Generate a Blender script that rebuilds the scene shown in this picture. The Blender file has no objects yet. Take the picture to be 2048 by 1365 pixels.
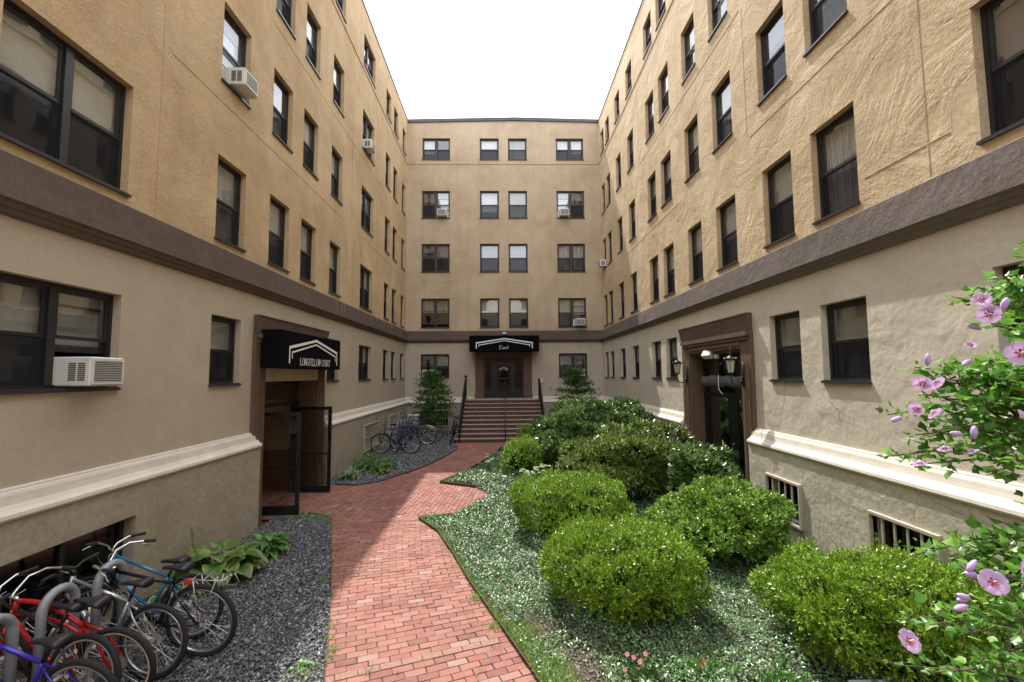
import bpy, bmesh, math, random
import numpy as np
from mathutils import Vector, Matrix
random.seed(7); rng=np.random.default_rng(11)
SC=bpy.context.scene; COL=SC.collection
R=math.radians
# ---------------------------------------------------------------- camera, sky, sun, exposure
cam=bpy.data.cameras.new('camera'); co=bpy.data.objects.new('camera',cam); COL.objects.link(co)
cam.sensor_width=36; cam.lens=15.996; cam.clip_start=0.05; cam.clip_end=2000
p_,y_,r_=R(4.253),R(1.011),R(0.394)
fw=Vector((math.sin(y_)*math.cos(p_),math.cos(y_)*math.cos(p_),math.sin(p_)))
rt=Vector((math.cos(y_),-math.sin(y_),0)); up=rt.cross(fw)
rt2=rt*math.cos(r_)-up*math.sin(r_); up2=up*math.cos(r_)+rt*math.sin(r_)
m=Matrix((rt2,up2,-fw)).transposed().to_4x4(); m.translation=(0,0,2.8); co.matrix_world=m
SC.camera=co
SC.render.resolution_x=1024; SC.render.resolution_y=682
w=bpy.data.worlds.new('World'); SC.world=w; w.use_nodes=True; nt=w.node_tree; nt.nodes.clear()
sky=nt.nodes.new('ShaderNodeTexSky'); sky.sky_type='NISHITA'; sky.sun_disc=False
sky.sun_elevation=R(59.2); sky.sun_rotation=R(-15.9); sky.air_density=1.3; sky.dust_density=2.5
tc=nt.nodes.new('ShaderNodeTexCoord'); nz=nt.nodes.new('ShaderNodeTexNoise'); nz.inputs['Scale'].default_value=2.2; nz.inputs['Detail'].default_value=6
rmp=nt.nodes.new('ShaderNodeValToRGB'); rmp.color_ramp.elements[0].position=.30; rmp.color_ramp.elements[0].color=(.75,.75,.75,1); rmp.color_ramp.elements[1].position=.55
mx=nt.nodes.new('ShaderNodeMixRGB'); mx.inputs[2].default_value=(26.0,27.0,29.0,1)
bg=nt.nodes.new('ShaderNodeBackground'); bg.inputs['Strength'].default_value=0.08; out=nt.nodes.new('ShaderNodeOutputWorld')
L=nt.links.new
L(tc.outputs['Generated'],nz.inputs['Vector']); L(nz.outputs['Fac'],rmp.inputs[0]); L(rmp.outputs[0],mx.inputs[0]); L(sky.outputs[0],mx.inputs[1]); L(mx.outputs[0],bg.inputs[0]); L(bg.outputs[0],out.inputs[0])
sl=bpy.data.lights.new('sun','SUN'); sl.energy=5.0; sl.angle=R(.55); sl.color=(1,.95,.87)
so=bpy.data.objects.new('sun',sl); COL.objects.link(so); so.rotation_mode='QUATERNION'
so.rotation_quaternion=Vector((-2.52,8.85,15.45)).to_track_quat('Z','Y'); so.location=(-5,18,30)
SC.view_settings.view_transform='Standard'; SC.view_settings.look='None'; SC.view_settings.gamma=1; SC.view_settings.exposure=0.52

# ---------------------------------------------------------------- dimensions
XL,XR,D,ZR=-4.72,4.775,21.82,15.45
def gz(y): return .19*min(max((y-9)/8.6,0),1)
gzv=np.vectorize(gz)
# ---------------------------------------------------------------- material helpers
MATS={}
class NB:
    def __init__(s,name):
        s.m=bpy.data.materials.new(name); s.m.use_nodes=True; s.t=s.m.node_tree; s.t.nodes.clear()
        s.o=s.t.nodes.new('ShaderNodeOutputMaterial'); s.p=s.t.nodes.new('ShaderNodeBsdfPrincipled'); s.l(s.p.outputs[0],s.o.inputs[0])
        s.c=s.n('ShaderNodeTexCoord').outputs['Object']
    def n(s,t,**k):
        x=s.t.nodes.new(t)
        for a,b in k.items(): setattr(x,a,b)
        return x
    def l(s,a,b): s.t.links.new(a,b)
    def set(s,**k):
        for a,b in k.items(): s.p.inputs[a.replace('_',' ')].default_value=b
    def map(s,scale):
        x=s.n('ShaderNodeMapping'); x.inputs['Scale'].default_value=scale; s.l(s.c,x.inputs[0]); return x.outputs[0]
    def noise(s,scale,detail=4,rough=.55,vec=None,dist=0):
        x=s.n('ShaderNodeTexNoise'); x.inputs['Scale'].default_value=scale; x.inputs['Detail'].default_value=detail; x.inputs['Roughness'].default_value=rough; x.inputs['Distortion'].default_value=dist
        s.l(vec or s.c,x.inputs['Vector']); return x.outputs['Fac']
    def ramp(s,fac,stops):
        x=s.n('ShaderNodeValToRGB'); e=x.color_ramp.elements
        while len(e)<len(stops): e.new(.5)
        for i,(p,c) in enumerate(stops): e[i].position=p; e[i].color=(c if hasattr(c,'__len__') else (c,c,c))+((1,) if not hasattr(c,'__len__') or len(c)==3 else ())
        s.l(fac,x.inputs[0]); return x.outputs[0]
    def mix(s,fac,a,b,mode='MIX'):
        x=s.n('ShaderNodeMixRGB',blend_type=mode)
        for i,v in ((0,fac),(1,a),(2,b)):
            if isinstance(v,(int,float)): x.inputs[i].default_value=v if i==0 else (v,v,v,1)
            elif isinstance(v,tuple): x.inputs[i].default_value=v+(1,) if len(v)==3 else v
            else: s.l(v,x.inputs[i])
        return x.outputs[0]
    def math(s,op,a,b=0):
        x=s.n('ShaderNodeMath',operation=op)
        for i,v in ((0,a),(1,b)):
            if isinstance(v,(int,float)): x.inputs[i].default_value=v
            else: s.l(v,x.inputs[i])
        return x.outputs[0]
    def bump(s,h,strength=.5,dist=.01):
        x=s.n('ShaderNodeBump'); x.inputs['Strength'].default_value=strength; x.inputs['Distance'].default_value=dist; s.l(h,x.inputs['Height'])
        if s.p.inputs['Normal'].is_linked: s.l(s.p.inputs['Normal'].links[0].from_socket,x.inputs['Normal'])
        s.l(x.outputs[0],s.p.inputs['Normal'])
    def col(s,c): s.l(c,s.p.inputs['Base Color'])
    def rand(s): return s.n('ShaderNodeNewGeometry').outputs['Random Per Island']
def mul(c,k): return tuple(a*k for a in c)
def plain(name,c,rough=.6,metal=0,nscale=0,namp=.15,spec=.5,bump=0):
    b=NB(name); b.set(Base_Color=c+(1,),Roughness=rough,Metallic=metal,Specular_IOR_Level=spec)
    if nscale:
        n=b.noise(nscale,5); b.col(b.mix(b.ramp(n,[(.3,0.),(.7,1.)]),mul(c,1-namp),mul(c,1+namp)))
        if bump: b.bump(n,bump,.004)
    return b.m
def stucco(name,base,alt,fine=45,fineb=.6,patch=1.1,rough_patch=0.,streak=.25,cracks=.5,lump=0.,speck=.34):
    b=NB(name); b.set(Roughness=.9,Specular_IOR_Level=.2)
    big=b.noise(.55,6,.6,dist=.6); med=b.noise(2.4,5,.6)
    c=b.mix(b.ramp(big,[(.38,0.),(.60,1.)]),base,alt)
    c=b.mix(b.math('MULTIPLY',b.ramp(med,[(.35,0.),(.75,1.)]),.35),c,mul(base,1.22))
    # vertical weather streaks
    st=b.noise(1.0,5,.6,vec=b.map((3.2,3.2,.22)))
    c=b.mix(b.math('MULTIPLY',b.ramp(st,[(.48,0.),(.72,1.)]),streak),c,mul(base,.62))
    sp=b.noise(fine*.9,3,.6)
    c=b.mix(b.math('MULTIPLY',b.ramp(sp,[(.40,1.),(.60,0.)]),speck),c,mul(base,.55))  # dark specks: dirt plus painted shade in the stucco pits
    # hairline cracks: the edges of a distorted large cell pattern
    wv=b.n('ShaderNodeTexVoronoi',feature='DISTANCE_TO_EDGE'); wv.inputs['Scale'].default_value=.42
    ds=b.n('ShaderNodeTexNoise'); ds.inputs['Scale'].default_value=1.7; ds.inputs['Detail'].default_value=5; b.l(b.c,ds.inputs['Vector'])
    vv=b.n('ShaderNodeVectorMath',operation='ADD'); b.l(b.c,vv.inputs[0]); sc=b.n('ShaderNodeVectorMath',operation='SCALE'); sc.inputs['Scale'].default_value=.55; b.l(ds.outputs['Color'],sc.inputs[0]); b.l(sc.outputs[0],vv.inputs[1]); b.l(vv.outputs[0],wv.inputs['Vector'])
    ck=b.ramp(wv.outputs['Distance'],[(0,1.),(.006,0.)]); brk=b.ramp(b.noise(1.1,2),[(.56,0.),(.62,1.)])
    ckm=b.math('MULTIPLY',b.math('MULTIPLY',ck,brk),cracks)
    c=b.mix(ckm,c,mul(base,.5)); b.col(c)
    f=b.noise(fine,5,.65)
    if rough_patch: 
        msk=b.ramp(b.noise(patch,5,.6,dist=1.),[(.40,1-rough_patch*1.7),(.60,1.)])
        f=b.math('MULTIPLY',f,msk)
        tr=b.noise(15,5,.7,dist=.25)
        f=b.math('ADD',f,b.math('MULTIPLY',b.math('MULTIPLY',tr,msk),.9))
    b.bump(f,fineb,.016)
    if lump: b.bump(b.noise(1.5,3),lump,.08)
    b.bump(b.math('SUBTRACT',1,ckm),.5,.004)
    return b.m
M={}
M['upL']=stucco('tan_stucco',(.59,.435,.26),(.455,.315,.175),fine=34,fineb=1.,rough_patch=.3,streak=.3,cracks=.35,lump=.25)
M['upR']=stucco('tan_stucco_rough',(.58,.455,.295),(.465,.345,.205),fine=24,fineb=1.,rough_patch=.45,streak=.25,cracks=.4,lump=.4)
M['upB']=stucco('tan_stucco_smooth',(.53,.42,.295),(.43,.33,.215),fine=30,fineb=.35,streak=.3,cracks=.5)
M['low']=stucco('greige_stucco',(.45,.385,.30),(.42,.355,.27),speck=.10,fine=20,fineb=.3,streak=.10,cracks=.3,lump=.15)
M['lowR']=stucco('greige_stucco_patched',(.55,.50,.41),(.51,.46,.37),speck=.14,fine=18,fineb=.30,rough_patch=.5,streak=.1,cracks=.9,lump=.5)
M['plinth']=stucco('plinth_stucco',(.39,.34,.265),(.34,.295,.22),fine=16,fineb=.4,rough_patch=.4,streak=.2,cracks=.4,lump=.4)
M['plinthR']=stucco('plinth_stucco_sunlit',(.50,.46,.375),(.44,.40,.315),fine=16,fineb=.5,rough_patch=.4,streak=.2,cracks=.7,lump=.5)  # lit copy of the plinth stucco, sunlight put into the paler colour
M['mould']=plain('cream_moulding_paint',(.60,.55,.475),.75,nscale=5,namp=.08,bump=.15)
M['bandR']=stucco('sunlit_band_paint',(.20,.17,.155),(.165,.14,.125),fine=20,fineb=.6,rough_patch=.3,streak=.0,cracks=.6,lump=.4)  # same brown band paint, lightened to paint in the sun sheen
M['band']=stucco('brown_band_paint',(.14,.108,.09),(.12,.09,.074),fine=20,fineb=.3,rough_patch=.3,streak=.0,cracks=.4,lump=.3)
M['trim']=plain('brown_trim_paint',(.115,.072,.048),.7,nscale=9,namp=.12,bump=.2)
M['sand']=plain('pale_reveal',(.5,.36,.2),.9,nscale=20)
M['frame']=plain('dark_window_paint',(.016,.016,.019),.4,nscale=12,namp=.2)
M['bframe']=plain('bronze_window_paint',(.035,.028,.027),.45,nscale=12,namp=.2)
M['sill']=plain('sill_metal',(.05,.05,.055),.3,metal=.3,nscale=30)
M['interior']=plain('dim_room',(.05,.045,.04),.9)
M['black']=plain('black_metal',(.009,.009,.010),.35,nscale=20)
M['canvas']=plain('black_canvas',(.005,.005,.006),.95,nscale=60,namp=.3,bump=.2,spec=.05)
M['white']=plain('white_paint',(.75,.75,.72),.5)
M['ac']=plain('ac_casing',(.62,.61,.57),.45,nscale=8,namp=.06)
M['acdark']=plain('ac_fins',(.07,.07,.06),.6)
M['blind']=plain('blind_grey',(.42,.41,.37),.8,nscale=3)
M['blindw']=plain('blind_white',(.75,.76,.78),.8)
M['blindd']=plain('blind_dark',(.16,.15,.14),.8)
M['green']=plain('green_room',(.03,.10,.06),.8)
def curtain(name,c):
    b=NB(name); b.set(Roughness=.9); wv=b.n('ShaderNodeTexWave',bands_direction='X'); wv.inputs['Scale'].default_value=5; wv.inputs['Distortion'].default_value=3; wv.inputs['Detail'].default_value=2; b.l(b.c,wv.inputs['Vector'])
    b.col(b.mix(wv.outputs['Fac'],mul(c,.6),c)); b.bump(wv.outputs['Fac'],1.,.02); return b.m
M['curtain']=curtain('curtain_cloth',(.6,.6,.58)); M['curtaing']=curtain('curtain_green',(.42,.45,.28))
def glass(name,ior,tint,wob=.06):
    b=NB(name); g=b.n('ShaderNodeBsdfGlossy'); g.inputs['Roughness'].default_value=.012; g.inputs['Color'].default_value=(.94,.96,1,1)
    t=b.n('ShaderNodeBsdfTransparent'); t.inputs[0].default_value=tint+(1,)
    lw=b.n('ShaderNodeLayerWeight'); f0=((ior-1)/(ior+1))**2; mxs=b.n('ShaderNodeMixShader')
    fac=b.math('ADD',b.math('MULTIPLY',b.math('POWER',lw.outputs['Facing'],5),1-f0),f0)
    bp=b.n('ShaderNodeBump'); bp.inputs['Strength'].default_value=wob; bp.inputs['Distance'].default_value=.03; b.l(b.noise(2.2,1,vec=None),bp.inputs['Height']); b.l(bp.outputs[0],g.inputs['Normal'])
    b.l(fac,mxs.inputs[0]); b.l(t.outputs[0],mxs.inputs[1]); b.l(g.outputs[0],mxs.inputs[2]); b.l(mxs.outputs[0],b.o.inputs[0]); return b.m
M['glass']=glass('window_glass',2.25,(.85,.87,.87)); M['glassd']=glass('door_glass',1.36,(.75,.75,.75),.02)
def screen():
    b=NB('insect_screen'); d=b.n('ShaderNodeBsdfDiffuse'); d.inputs[0].default_value=(.028,.028,.032,1); t=b.n('ShaderNodeBsdfTransparent'); x=b.n('ShaderNodeMixShader'); x.inputs[0].default_value=.55
    b.l(t.outputs[0],x.inputs[1]); b.l(d.outputs[0],x.inputs[2]); b.l(x.outputs[0],b.o.inputs[0]); return b.m
M['screen']=screen()
def leafmat(name,cols,rough=.35,trans=.25,edge=None,spec=.5):
    b=NB(name); r=b.rand(); n=len(cols)
    c=b.ramp(r,[(i/max(n-1,1),cc) for i,cc in enumerate(cols)])
    if edge:
        a=b.n('ShaderNodeAttribute'); a.attribute_name='edge'
        c=b.mix(b.ramp(a.outputs['Fac'],[(.45,0.),(.95,1.)]),c,edge)
    b.set(Roughness=rough,Specular_IOR_Level=spec); b.col(c)
    tr=b.n('ShaderNodeBsdfTranslucent'); b.l(b.mix(.0,c,c),tr.inputs[0]); x=b.n('ShaderNodeMixShader'); x.inputs[0].default_value=trans
    b.l(b.p.outputs[0],x.inputs[1]); b.l(tr.outputs[0],x.inputs[2]); b.l(x.outputs[0],b.o.inputs[0]); return b.m
# ---------------------------------------------------------------- mesh helpers
class MB:
    def __init__(s): s.v=[]; s.f=[]
    def face(s,*pts): n=len(s.v); s.v+=[tuple(p) for p in pts]; s.f.append(tuple(range(n,n+len(pts))))
    def box(s,x0,x1,y0,y1,z0,z1):
        n=len(s.v); s.v+=[(x,y,z) for z in (z0,z1) for y in (y0,y1) for x in (x0,x1)]
        s.f+=[tuple(n+i for i in q) for q in ((0,2,3,1),(4,5,7,6),(0,1,5,4),(2,6,7,3),(0,4,6,2),(1,3,7,5))]; return s
    def prism(s,poly,lo,hi):   # poly of 3-D points, offset vector hi-lo
        n=len(s.v); k=len(poly); s.v+=[tuple(Vector(p)+Vector(lo)) for p in poly]+[tuple(Vector(p)+Vector(hi)) for p in poly]
        s.f.append(tuple(range(n+k-1,n-1,-1))); s.f.append(tuple(range(n+k,n+2*k)))
        for i in range(k): j=(i+1)%k; s.f.append((n+i,n+j,n+k+j,n+k+i))
        return s
    def tube(s,pts,r,seg=8,closed=False):
        pts=[Vector(p) for p in pts]; k=len(pts); n0=len(s.v); rr=r if hasattr(r,'__len__') else [r]*k; up=None
        for i,p in enumerate(pts):
            a=pts[(i+1)%k] if (closed or i<k-1) else p; b=pts[i-1] if (closed or i>0) else p
            t=(a-b); t=t.normalized() if t.length>1e-9 else Vector((0,0,1))
            if up is None: up=Vector((0,0,1)) if abs(t.z)<.9 else Vector((1,0,0))
            u=(up-t*up.dot(t)).normalized(); up=u; w_=t.cross(u)
            for j in range(seg):
                an=2*math.pi*j/seg; s.v.append(tuple(p+(u*math.cos(an)+w_*math.sin(an))*rr[i]))
        for i in range(k if closed else k-1):
            for j in range(seg):
                a=n0+i*seg+j; b=n0+i*seg+(j+1)%seg; c=n0+((i+1)%k)*seg+(j+1)%seg; d=n0+((i+1)%k)*seg+j; s.f.append((a,b,c,d))
        if not closed: s.f.append(tuple(n0+j for j in range(seg-1,-1,-1))); s.f.append(tuple(n0+(k-1)*seg+j for j in range(seg)))
        return s
    def sweep(s,prof,u0,u1,m0=0,m1=0):  # profile (d,z), along local x; mitre: x end shifts by -m*d
        n=len(s.v); k=len(prof)
        s.v+=[(u0+m0*d,-d,z) for d,z in prof]+[(u1-m1*d,-d,z) for d,z in prof]
        for i in range(k): j=(i+1)%k; s.f.append((n+i,n+j,n+k+j,n+k+i))
        s.f.append(tuple(range(n+k-1,n-1,-1))); s.f.append(tuple(range(n+k,n+2*k))); return s
    def lathe(s,prof,seg=16,c=(0,0,0),sq=None):
        n=len(s.v); k=len(prof)
        for r,z in prof:
            for j in range(seg): an=2*math.pi*(j+.5)/seg; s.v.append((c[0]+r*math.cos(an),c[1]+r*math.sin(an),c[2]+z))
        for i in range(k-1):
            for j in range(seg): s.f.append((n+i*seg+j,n+i*seg+(j+1)%seg,n+(i+1)*seg+(j+1)%seg,n+(i+1)*seg+j))
        s.f.append(tuple(n+j for j in range(seg-1,-1,-1))); s.f.append(tuple(n+(k-1)*seg+j for j in range(seg))); return s
    def mesh(s,name,mat,smooth=False,bevel=0):
        me=bpy.data.meshes.new(name); me.from_pydata(s.v,[],s.f); me.validate()
        bm=bmesh.new(); bm.from_mesh(me)
        if bevel:
            bmesh.ops.remove_doubles(bm,verts=bm.verts,dist=1e-5)
            bmesh.ops.bevel(bm,geom=list(bm.edges),offset=bevel,segments=1,affect='EDGES')
        bmesh.ops.recalc_face_normals(bm,faces=bm.faces); bm.to_mesh(me); bm.free()
        if smooth: me.polygons.foreach_set('use_smooth',[True]*len(me.polygons))
        me.materials.append(mat); return me
def link(name,me,parent=None,loc=None,rz=None,**props):
    o=bpy.data.objects.new(name,me); COL.objects.link(o)
    if parent is not None: o.parent=parent
    if loc is not None: o.location=loc
    if rz is not None: o.rotation_euler=(0,0,rz)
    for k,v in props.items(): o[k]=v
    return o
def empty(name,loc,rz=0,**props):
    o=link(name,None,None,loc,rz,**props); o.empty_display_size=.2; return o
def npmesh(name,V,F,mat,smooth=False,attr=None):
    me=bpy.data.meshes.new(name); V=np.asarray(V,np.float32); F=np.asarray(F,np.int32); k=F.shape[1]
    me.vertices.add(len(V)); me.vertices.foreach_set('co',V.ravel()); me.loops.add(F.size); me.loops.foreach_set('vertex_index',F.ravel())
    me.polygons.add(len(F)); me.polygons.foreach_set('loop_start',np.arange(0,F.size,k,dtype=np.int32)); me.polygons.foreach_set('loop_total',np.full(len(F),k,np.int32))
    if attr is not None:
        a=me.attributes.new('edge','FLOAT','POINT'); a.data.foreach_set('value',np.asarray(attr,np.float32))
    me.update(calc_edges=True); me.validate()
    if smooth: me.polygons.foreach_set('use_smooth',[True]*len(me.polygons))
    me.materials.append(mat); return me
def strct(name,me): return link(name,me,kind='structure')
def nrm(a): return a/np.maximum(np.linalg.norm(a,axis=-1,keepdims=True),1e-9)

# ================================================================ BUILDING
WING={}
def wing(key,name,loc,rz,**p): WING[key]=(empty(name,loc,rz,**p),rz)
wing('L','apartment_wing',(XL,0,0),R(90),label='shaded left wing of the tan stucco building, with bicycles in front',category='building')
wing('R','apartment_wing',(XR,0,0),R(-90),label='sunlit right wing of the tan stucco apartment building, behind the round shrubs',category='building')
wing('B','apartment_wing',(0,D,0),0,label='shaded end wing of the tan building, closing the court behind the steps',category='building')
def U(k,a,b):   # world extent along the wall -> sorted local extent
    return (a,b) if k!='R' else (-b,-a)
def wpos(k,u,z,d=0):
    return Vector({'L':(XL+d,u,z),'R':(XR-d,u,z),'B':(u,D-d,z)}[k])
def wall(k,name,mat,u0,u1,z0,z1,ops,d=0,depth=.16,ztop=None):
    a,b=U(k,u0,u1); O=[U(k,o[0],o[1])+(o[2],o[3]) for o in ops]
    us=sorted({a,b}|{x for o in O for x in o[:2] if a<x<b}); zs=sorted({z0,z1}|{x for o in O for x in o[2:] if z0<x<z1}); mb=MB()
    for i in range(len(us)-1):
        for j in range(len(zs)-1):
            uc=(us[i]+us[i+1])/2; zc=(zs[j]+zs[j+1])/2
            if any(o[0]<uc<o[1] and o[2]<zc<o[3] for o in O): continue
            tz=[zs[j+1]]*2
            if ztop and j==len(zs)-2: tz=[ztop(us[i]),ztop(us[i+1])]
            mb.face((us[i],-d,zs[j]),(us[i+1],-d,zs[j]),(us[i+1],-d,tz[1]),(us[i],-d,tz[0]))
    for o in O:
        x0,x1=o[:2]; y0=max(o[2],z0); y1=min(o[3],z1); e=-d+depth
        if o[3]<=z1: mb.face((x0,-d,y1),(x1,-d,y1),(x1,e,y1),(x0,e,y1))
        if o[2]>=z0: mb.face((x0,-d,y0),(x0,e,y0),(x1,e,y0),(x1,-d,y0))
        mb.face((x0,-d,y0),(x0,-d,y1),(x0,e,y1),(x0,e,y0)); mb.face((x1,-d,y0),(x1,e,y0),(x1,e,y1),(x1,-d,y1))
    me=bpy.data.meshes.new(name); me.from_pydata(mb.v,[],mb.f); bm=bmesh.new(); bm.from_mesh(me); bmesh.ops.remove_doubles(bm,verts=bm.verts,dist=1e-4); bm.normal_update(); bm.to_mesh(me); bm.free(); me.materials.append(mat)
    return link(name,me,WING[k][0])
def part(k,name,mb,mat,parent=None,smooth=False,bevel=0,loc=None,**p): return link(name,mb.mesh(name,mat,smooth,bevel),parent or WING[k][0],loc,**p)
def bx(k,mb,u0,u1,z0,z1,d0,d1): a,b=U(k,u0,u1); mb.box(a,b,-d1,-d0,z0,z1); return mb

FL={1:(2.68,3.815),2:(5.09,6.50),3:(7.80,9.19),4:(10.475,11.85),5:(13.44,14.53)}
sideL={'A':(4.14,5.65),'B':(7.38,8.21),'C':(9.06,9.90),'D':(10.48,11.31),'E':(12.22,13.05),'F':(14.85,16.2),'G':(17.82,18.57),'H':(19.10,19.84),'I':(20.75,21.43)}
sideR={'A':(2.80,4.30),'B':(5.86,6.74),'C':(7.22,8.06),'D':(9.04,9.90),'E':(10.65,11.47),'F':(12.46,13.29),'G':(13.75,14.57),'H':(16.02,16.83),'I':(17.80,18.58),'J':(19.65,20.40),'K':(20.73,21.42)}
back={'a':(-3.99,-2.62),'b':(-1.15,-.21),'c':(.25,1.18),'d':(2.63,4.0)}
wins=[]
for f in (1,2,3,4,5):
    for c,(a,b) in sideL.items():
        if f==1 and c in 'CD': continue
        if f==5 and c in 'A': continue
        wins.append(('L',f,c,a,b))
    for c,(a,b) in sideR.items():
        if f==1 and c in 'DE': continue
        wins.append(('R',f,c,a,b))
    for c,(a,b) in back.items():
        if f==1 and c in 'bc': continue
        wins.append(('B',f,c,a,b))
YB=-7.0
cache={}
def cm(key,fn):
    if key not in cache: cache[key]=fn()
    return cache[key]
def win_meshes(wd,h,dbl,lift):
    """all meshes in window-local coordinates: x across, y into the wall, z from the sill"""
    fr=MB(); y0,y1=.10,.17; t=.045
    fr.box(-wd/2,-wd/2+t,y0,y1,0,h).box(wd/2-t,wd/2,y0,y1,0,h).box(-wd/2+t,wd/2-t,y0,y1,h-t,h).box(-wd/2+t,wd/2-t,y0,y1,0,t)
    bays=[(-wd/2+t,wd/2-t)]
    if dbl: fr.box(-.045,.045,y0-.015,y1,t,h-t); bays=[(-wd/2+t,-.045),(.045,wd/2-t)]
    sa=MB(); gl=MB(); gl2=MB(); sc=MB(); mid=h*.5
    for i,(a,b) in enumerate(bays):
        s=.038; up=.02; li=lift[i] if i<len(lift) else 0
        lo=mid-.02
        # upper sash (outer track)
        za,zb=lo,h-t; sa.box(a,a+s,y0+.012,y0+.04,za,zb).box(b-s,b,y0+.012,y0+.04,za,zb).box(a+s,b-s,y0+.012,y0+.04,zb-s,zb).box(a+s,b-s,y0+.005,y0+.04,za,za+s)
        gl.face((a+s,y0+.026,za+s),(b-s,y0+.026,za+s),(b-s,y0+.026,zb-s),(a+s,y0+.026,zb-s))
        # lower sash (inner track), raised by li
        za,zb=t+li,mid+li+.01; sa.box(a,a+s,y0+.045,y1-.002,za,zb).box(b-s,b,y0+.045,y1-.002,za,zb).box(a+s,b-s,y0+.045,y1-.002,za,za+s*1.3).box(a+s,b-s,y0+.045,y1-.002,zb-s*.8,zb)
        gl2.face((a+s,y0+.058,za+s),(b-s,y0+.058,za+s),(b-s,y0+.058,zb-s*.8),(a+s,y0+.058,zb-s*.8))
        if li==0: sc.face((a+.01,y0+.008,t),(b-.01,y0+.008,t),(b-.01,y0+.008,lo),(a+.01,y0+.008,lo))
    sill=MB(); sill.box(-wd/2-.015,wd/2+.015,-.038,.10,-.034,-.010).box(-wd/2-.015,wd/2+.015,-.038,-.028,-.010,.0).box(-wd/2,wd/2,-.02,.10,-.012,.012)
    return fr,sa,gl,gl2,sc,sill
LIFT={('L',1,'A'):(0,.36),('L',3,'B'):(.33,),('L',4,'F'):(.33,0),('B',4,'a'):(0,.33),('B',4,'d'):(.33,0),('B',2,'d'):(0,.33),('B',1,'d'):(0,.30),('B',1,'a'):(.30,0),('R',3,'K'):(.33,),('B',2,'a'):(.12,.12),('R',4,'D'):(.18,),('L',2,'A'):(0,.0),('R',4,'E'):(.2,)}
BL={('B',5,'a'):'W.',('B',5,'b'):'g',('B',5,'c'):'C',('B',5,'d'):'WW',('B',4,'b'):'W',('B',4,'c'):'X',('B',2,'d'):'CM',('B',2,'a'):'GG',('B',2,'b'):'M',('B',2,'c'):'M',('B',3,'b'):'M',('B',3,'c'):'M',('B',3,'d'):'CC',('B',3,'a'):'DD',('B',4,'a'):'DW',('B',4,'d'):'WD',('B',1,'d'):'CD',('L',2,'A'):'MM',('L',1,'A'):'MM',('R',1,'C'):'M',('R',1,'B'):'M'}
def build_window(k,f,c,a,b):
    z0,z1=FL[f]; wd=round(b-a,2); h=round(z1-z0,2); dbl=wd>1.2; lift=LIFT.get((k,f,c),())
    key=(wd,h,lift,k=='B')
    fm=M['bframe'] if k=='B' else M['frame']
    ms=cm(key,lambda:[m.mesh(n,mt) if m.f else None for m,n,mt in zip(win_meshes(wd,h,dbl,lift),['window','sash','pane','pane','insect_screen','sill'],[fm,fm,M['glass'],M['glass'],M['screen'],M['sill'] if k!='B' else M['bframe']])])
    ua,ub=U(k,a,b); wo=link('window',ms[0],WING[k][0],((ua+ub)/2,0,z0))
    for n,me in zip(['sash','pane','pane','insect_screen','sill'],ms[1:]):
        if me: link(n,me,wo)
    code=BL.get((k,f,c)) or ''.join(random.choice('MMMMDCMX') for _ in range(2 if dbl else 1))
    bays=[(-wd/2+.03,wd/2-.03)] if not dbl else [(-wd/2+.03,-.03),(.03,wd/2-.03)]
    for ch,(x0,x1) in zip(code,bays):
        fr={'M':random.uniform(.42,.62),'W':.55,'D':random.uniform(.25,.5),'C':.97,'G':.5,'g':.4,'X':.97}.get(ch,0)
        if ch=='W': fr=random.uniform(.48,.75)
        if not fr: continue
        mt={'M':M['blind'],'W':M['blindw'],'D':M['blindd'],'C':M['curtain'],'G':M['curtaing'],'g':M['blindw'],'X':M['blind']}[ch]
        zb=h*(1-fr); q=MB()
        if ch in 'CG':  # gathered cloth: a pleated sheet
            n=24; 
            for i in range(n):
                xa=x0+(x1-x0)*i/n; xb=x0+(x1-x0)*(i+1)/n; ya=.22+.015*math.sin(i*1.9); yb=.22+.015*math.sin((i+1)*1.9)
                q.face((xa,ya,zb),(xb,yb,zb),(xb,yb,h),(xa,ya,h))
            link('curtain',q.mesh('curtain',mt),wo)
        else:
            q.box(x0,x1,.20,.204,zb,h).box(x0,x1,.196,.208,zb-.02,zb); link('blind',q.mesh('blind',mt),wo)
    return wo
def ops(k,fl): return [(a,b,FL[f][0],FL[f][1]) for kk,f,c,a,b in wins if kk==k and f in fl]
BAND=[(0,4.935),(.125,4.895),(.135,4.885),(.135,4.475),(.10,4.46),(.085,4.415),(.06,4.405),(.05,4.365),(.02,4.34),(0,4.34)]
MOULD=[(0,1.765),(.03,1.765),(.04,1.752),(.042,1.735),(.058,1.728),(.072,1.70),(.08,1.66),(.092,1.615),(.125,1.575),(.155,1.555),(.172,1.545),(.178,1.51),(.165,1.487),(.15,1.48),(0,1.48)]
PD=.145
DOOR=(8.98,11.50)      # clear opening of the side portals
PORT=(8.60,11.95)      # outer width of the side portals
basL=[(4.30,5.87,.28,1.10),(15.05,16.70,.36,1.15),(18.23,19.31,.45,1.17),(19.87,20.62,.45,1.18)]
basR=[(3.30,4.60,.18,1.06),(4.92,5.80,.18,1.03),(7.2,8.07,.40,1.02)]
basB=[(-4.0,-2.65,.45,1.13),(2.65,4.0,.45,1.13)]
def roofz(u): return ZR+ (.12*(1-abs(u-.6)/5.3) if abs(u)<6 else 0)
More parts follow.
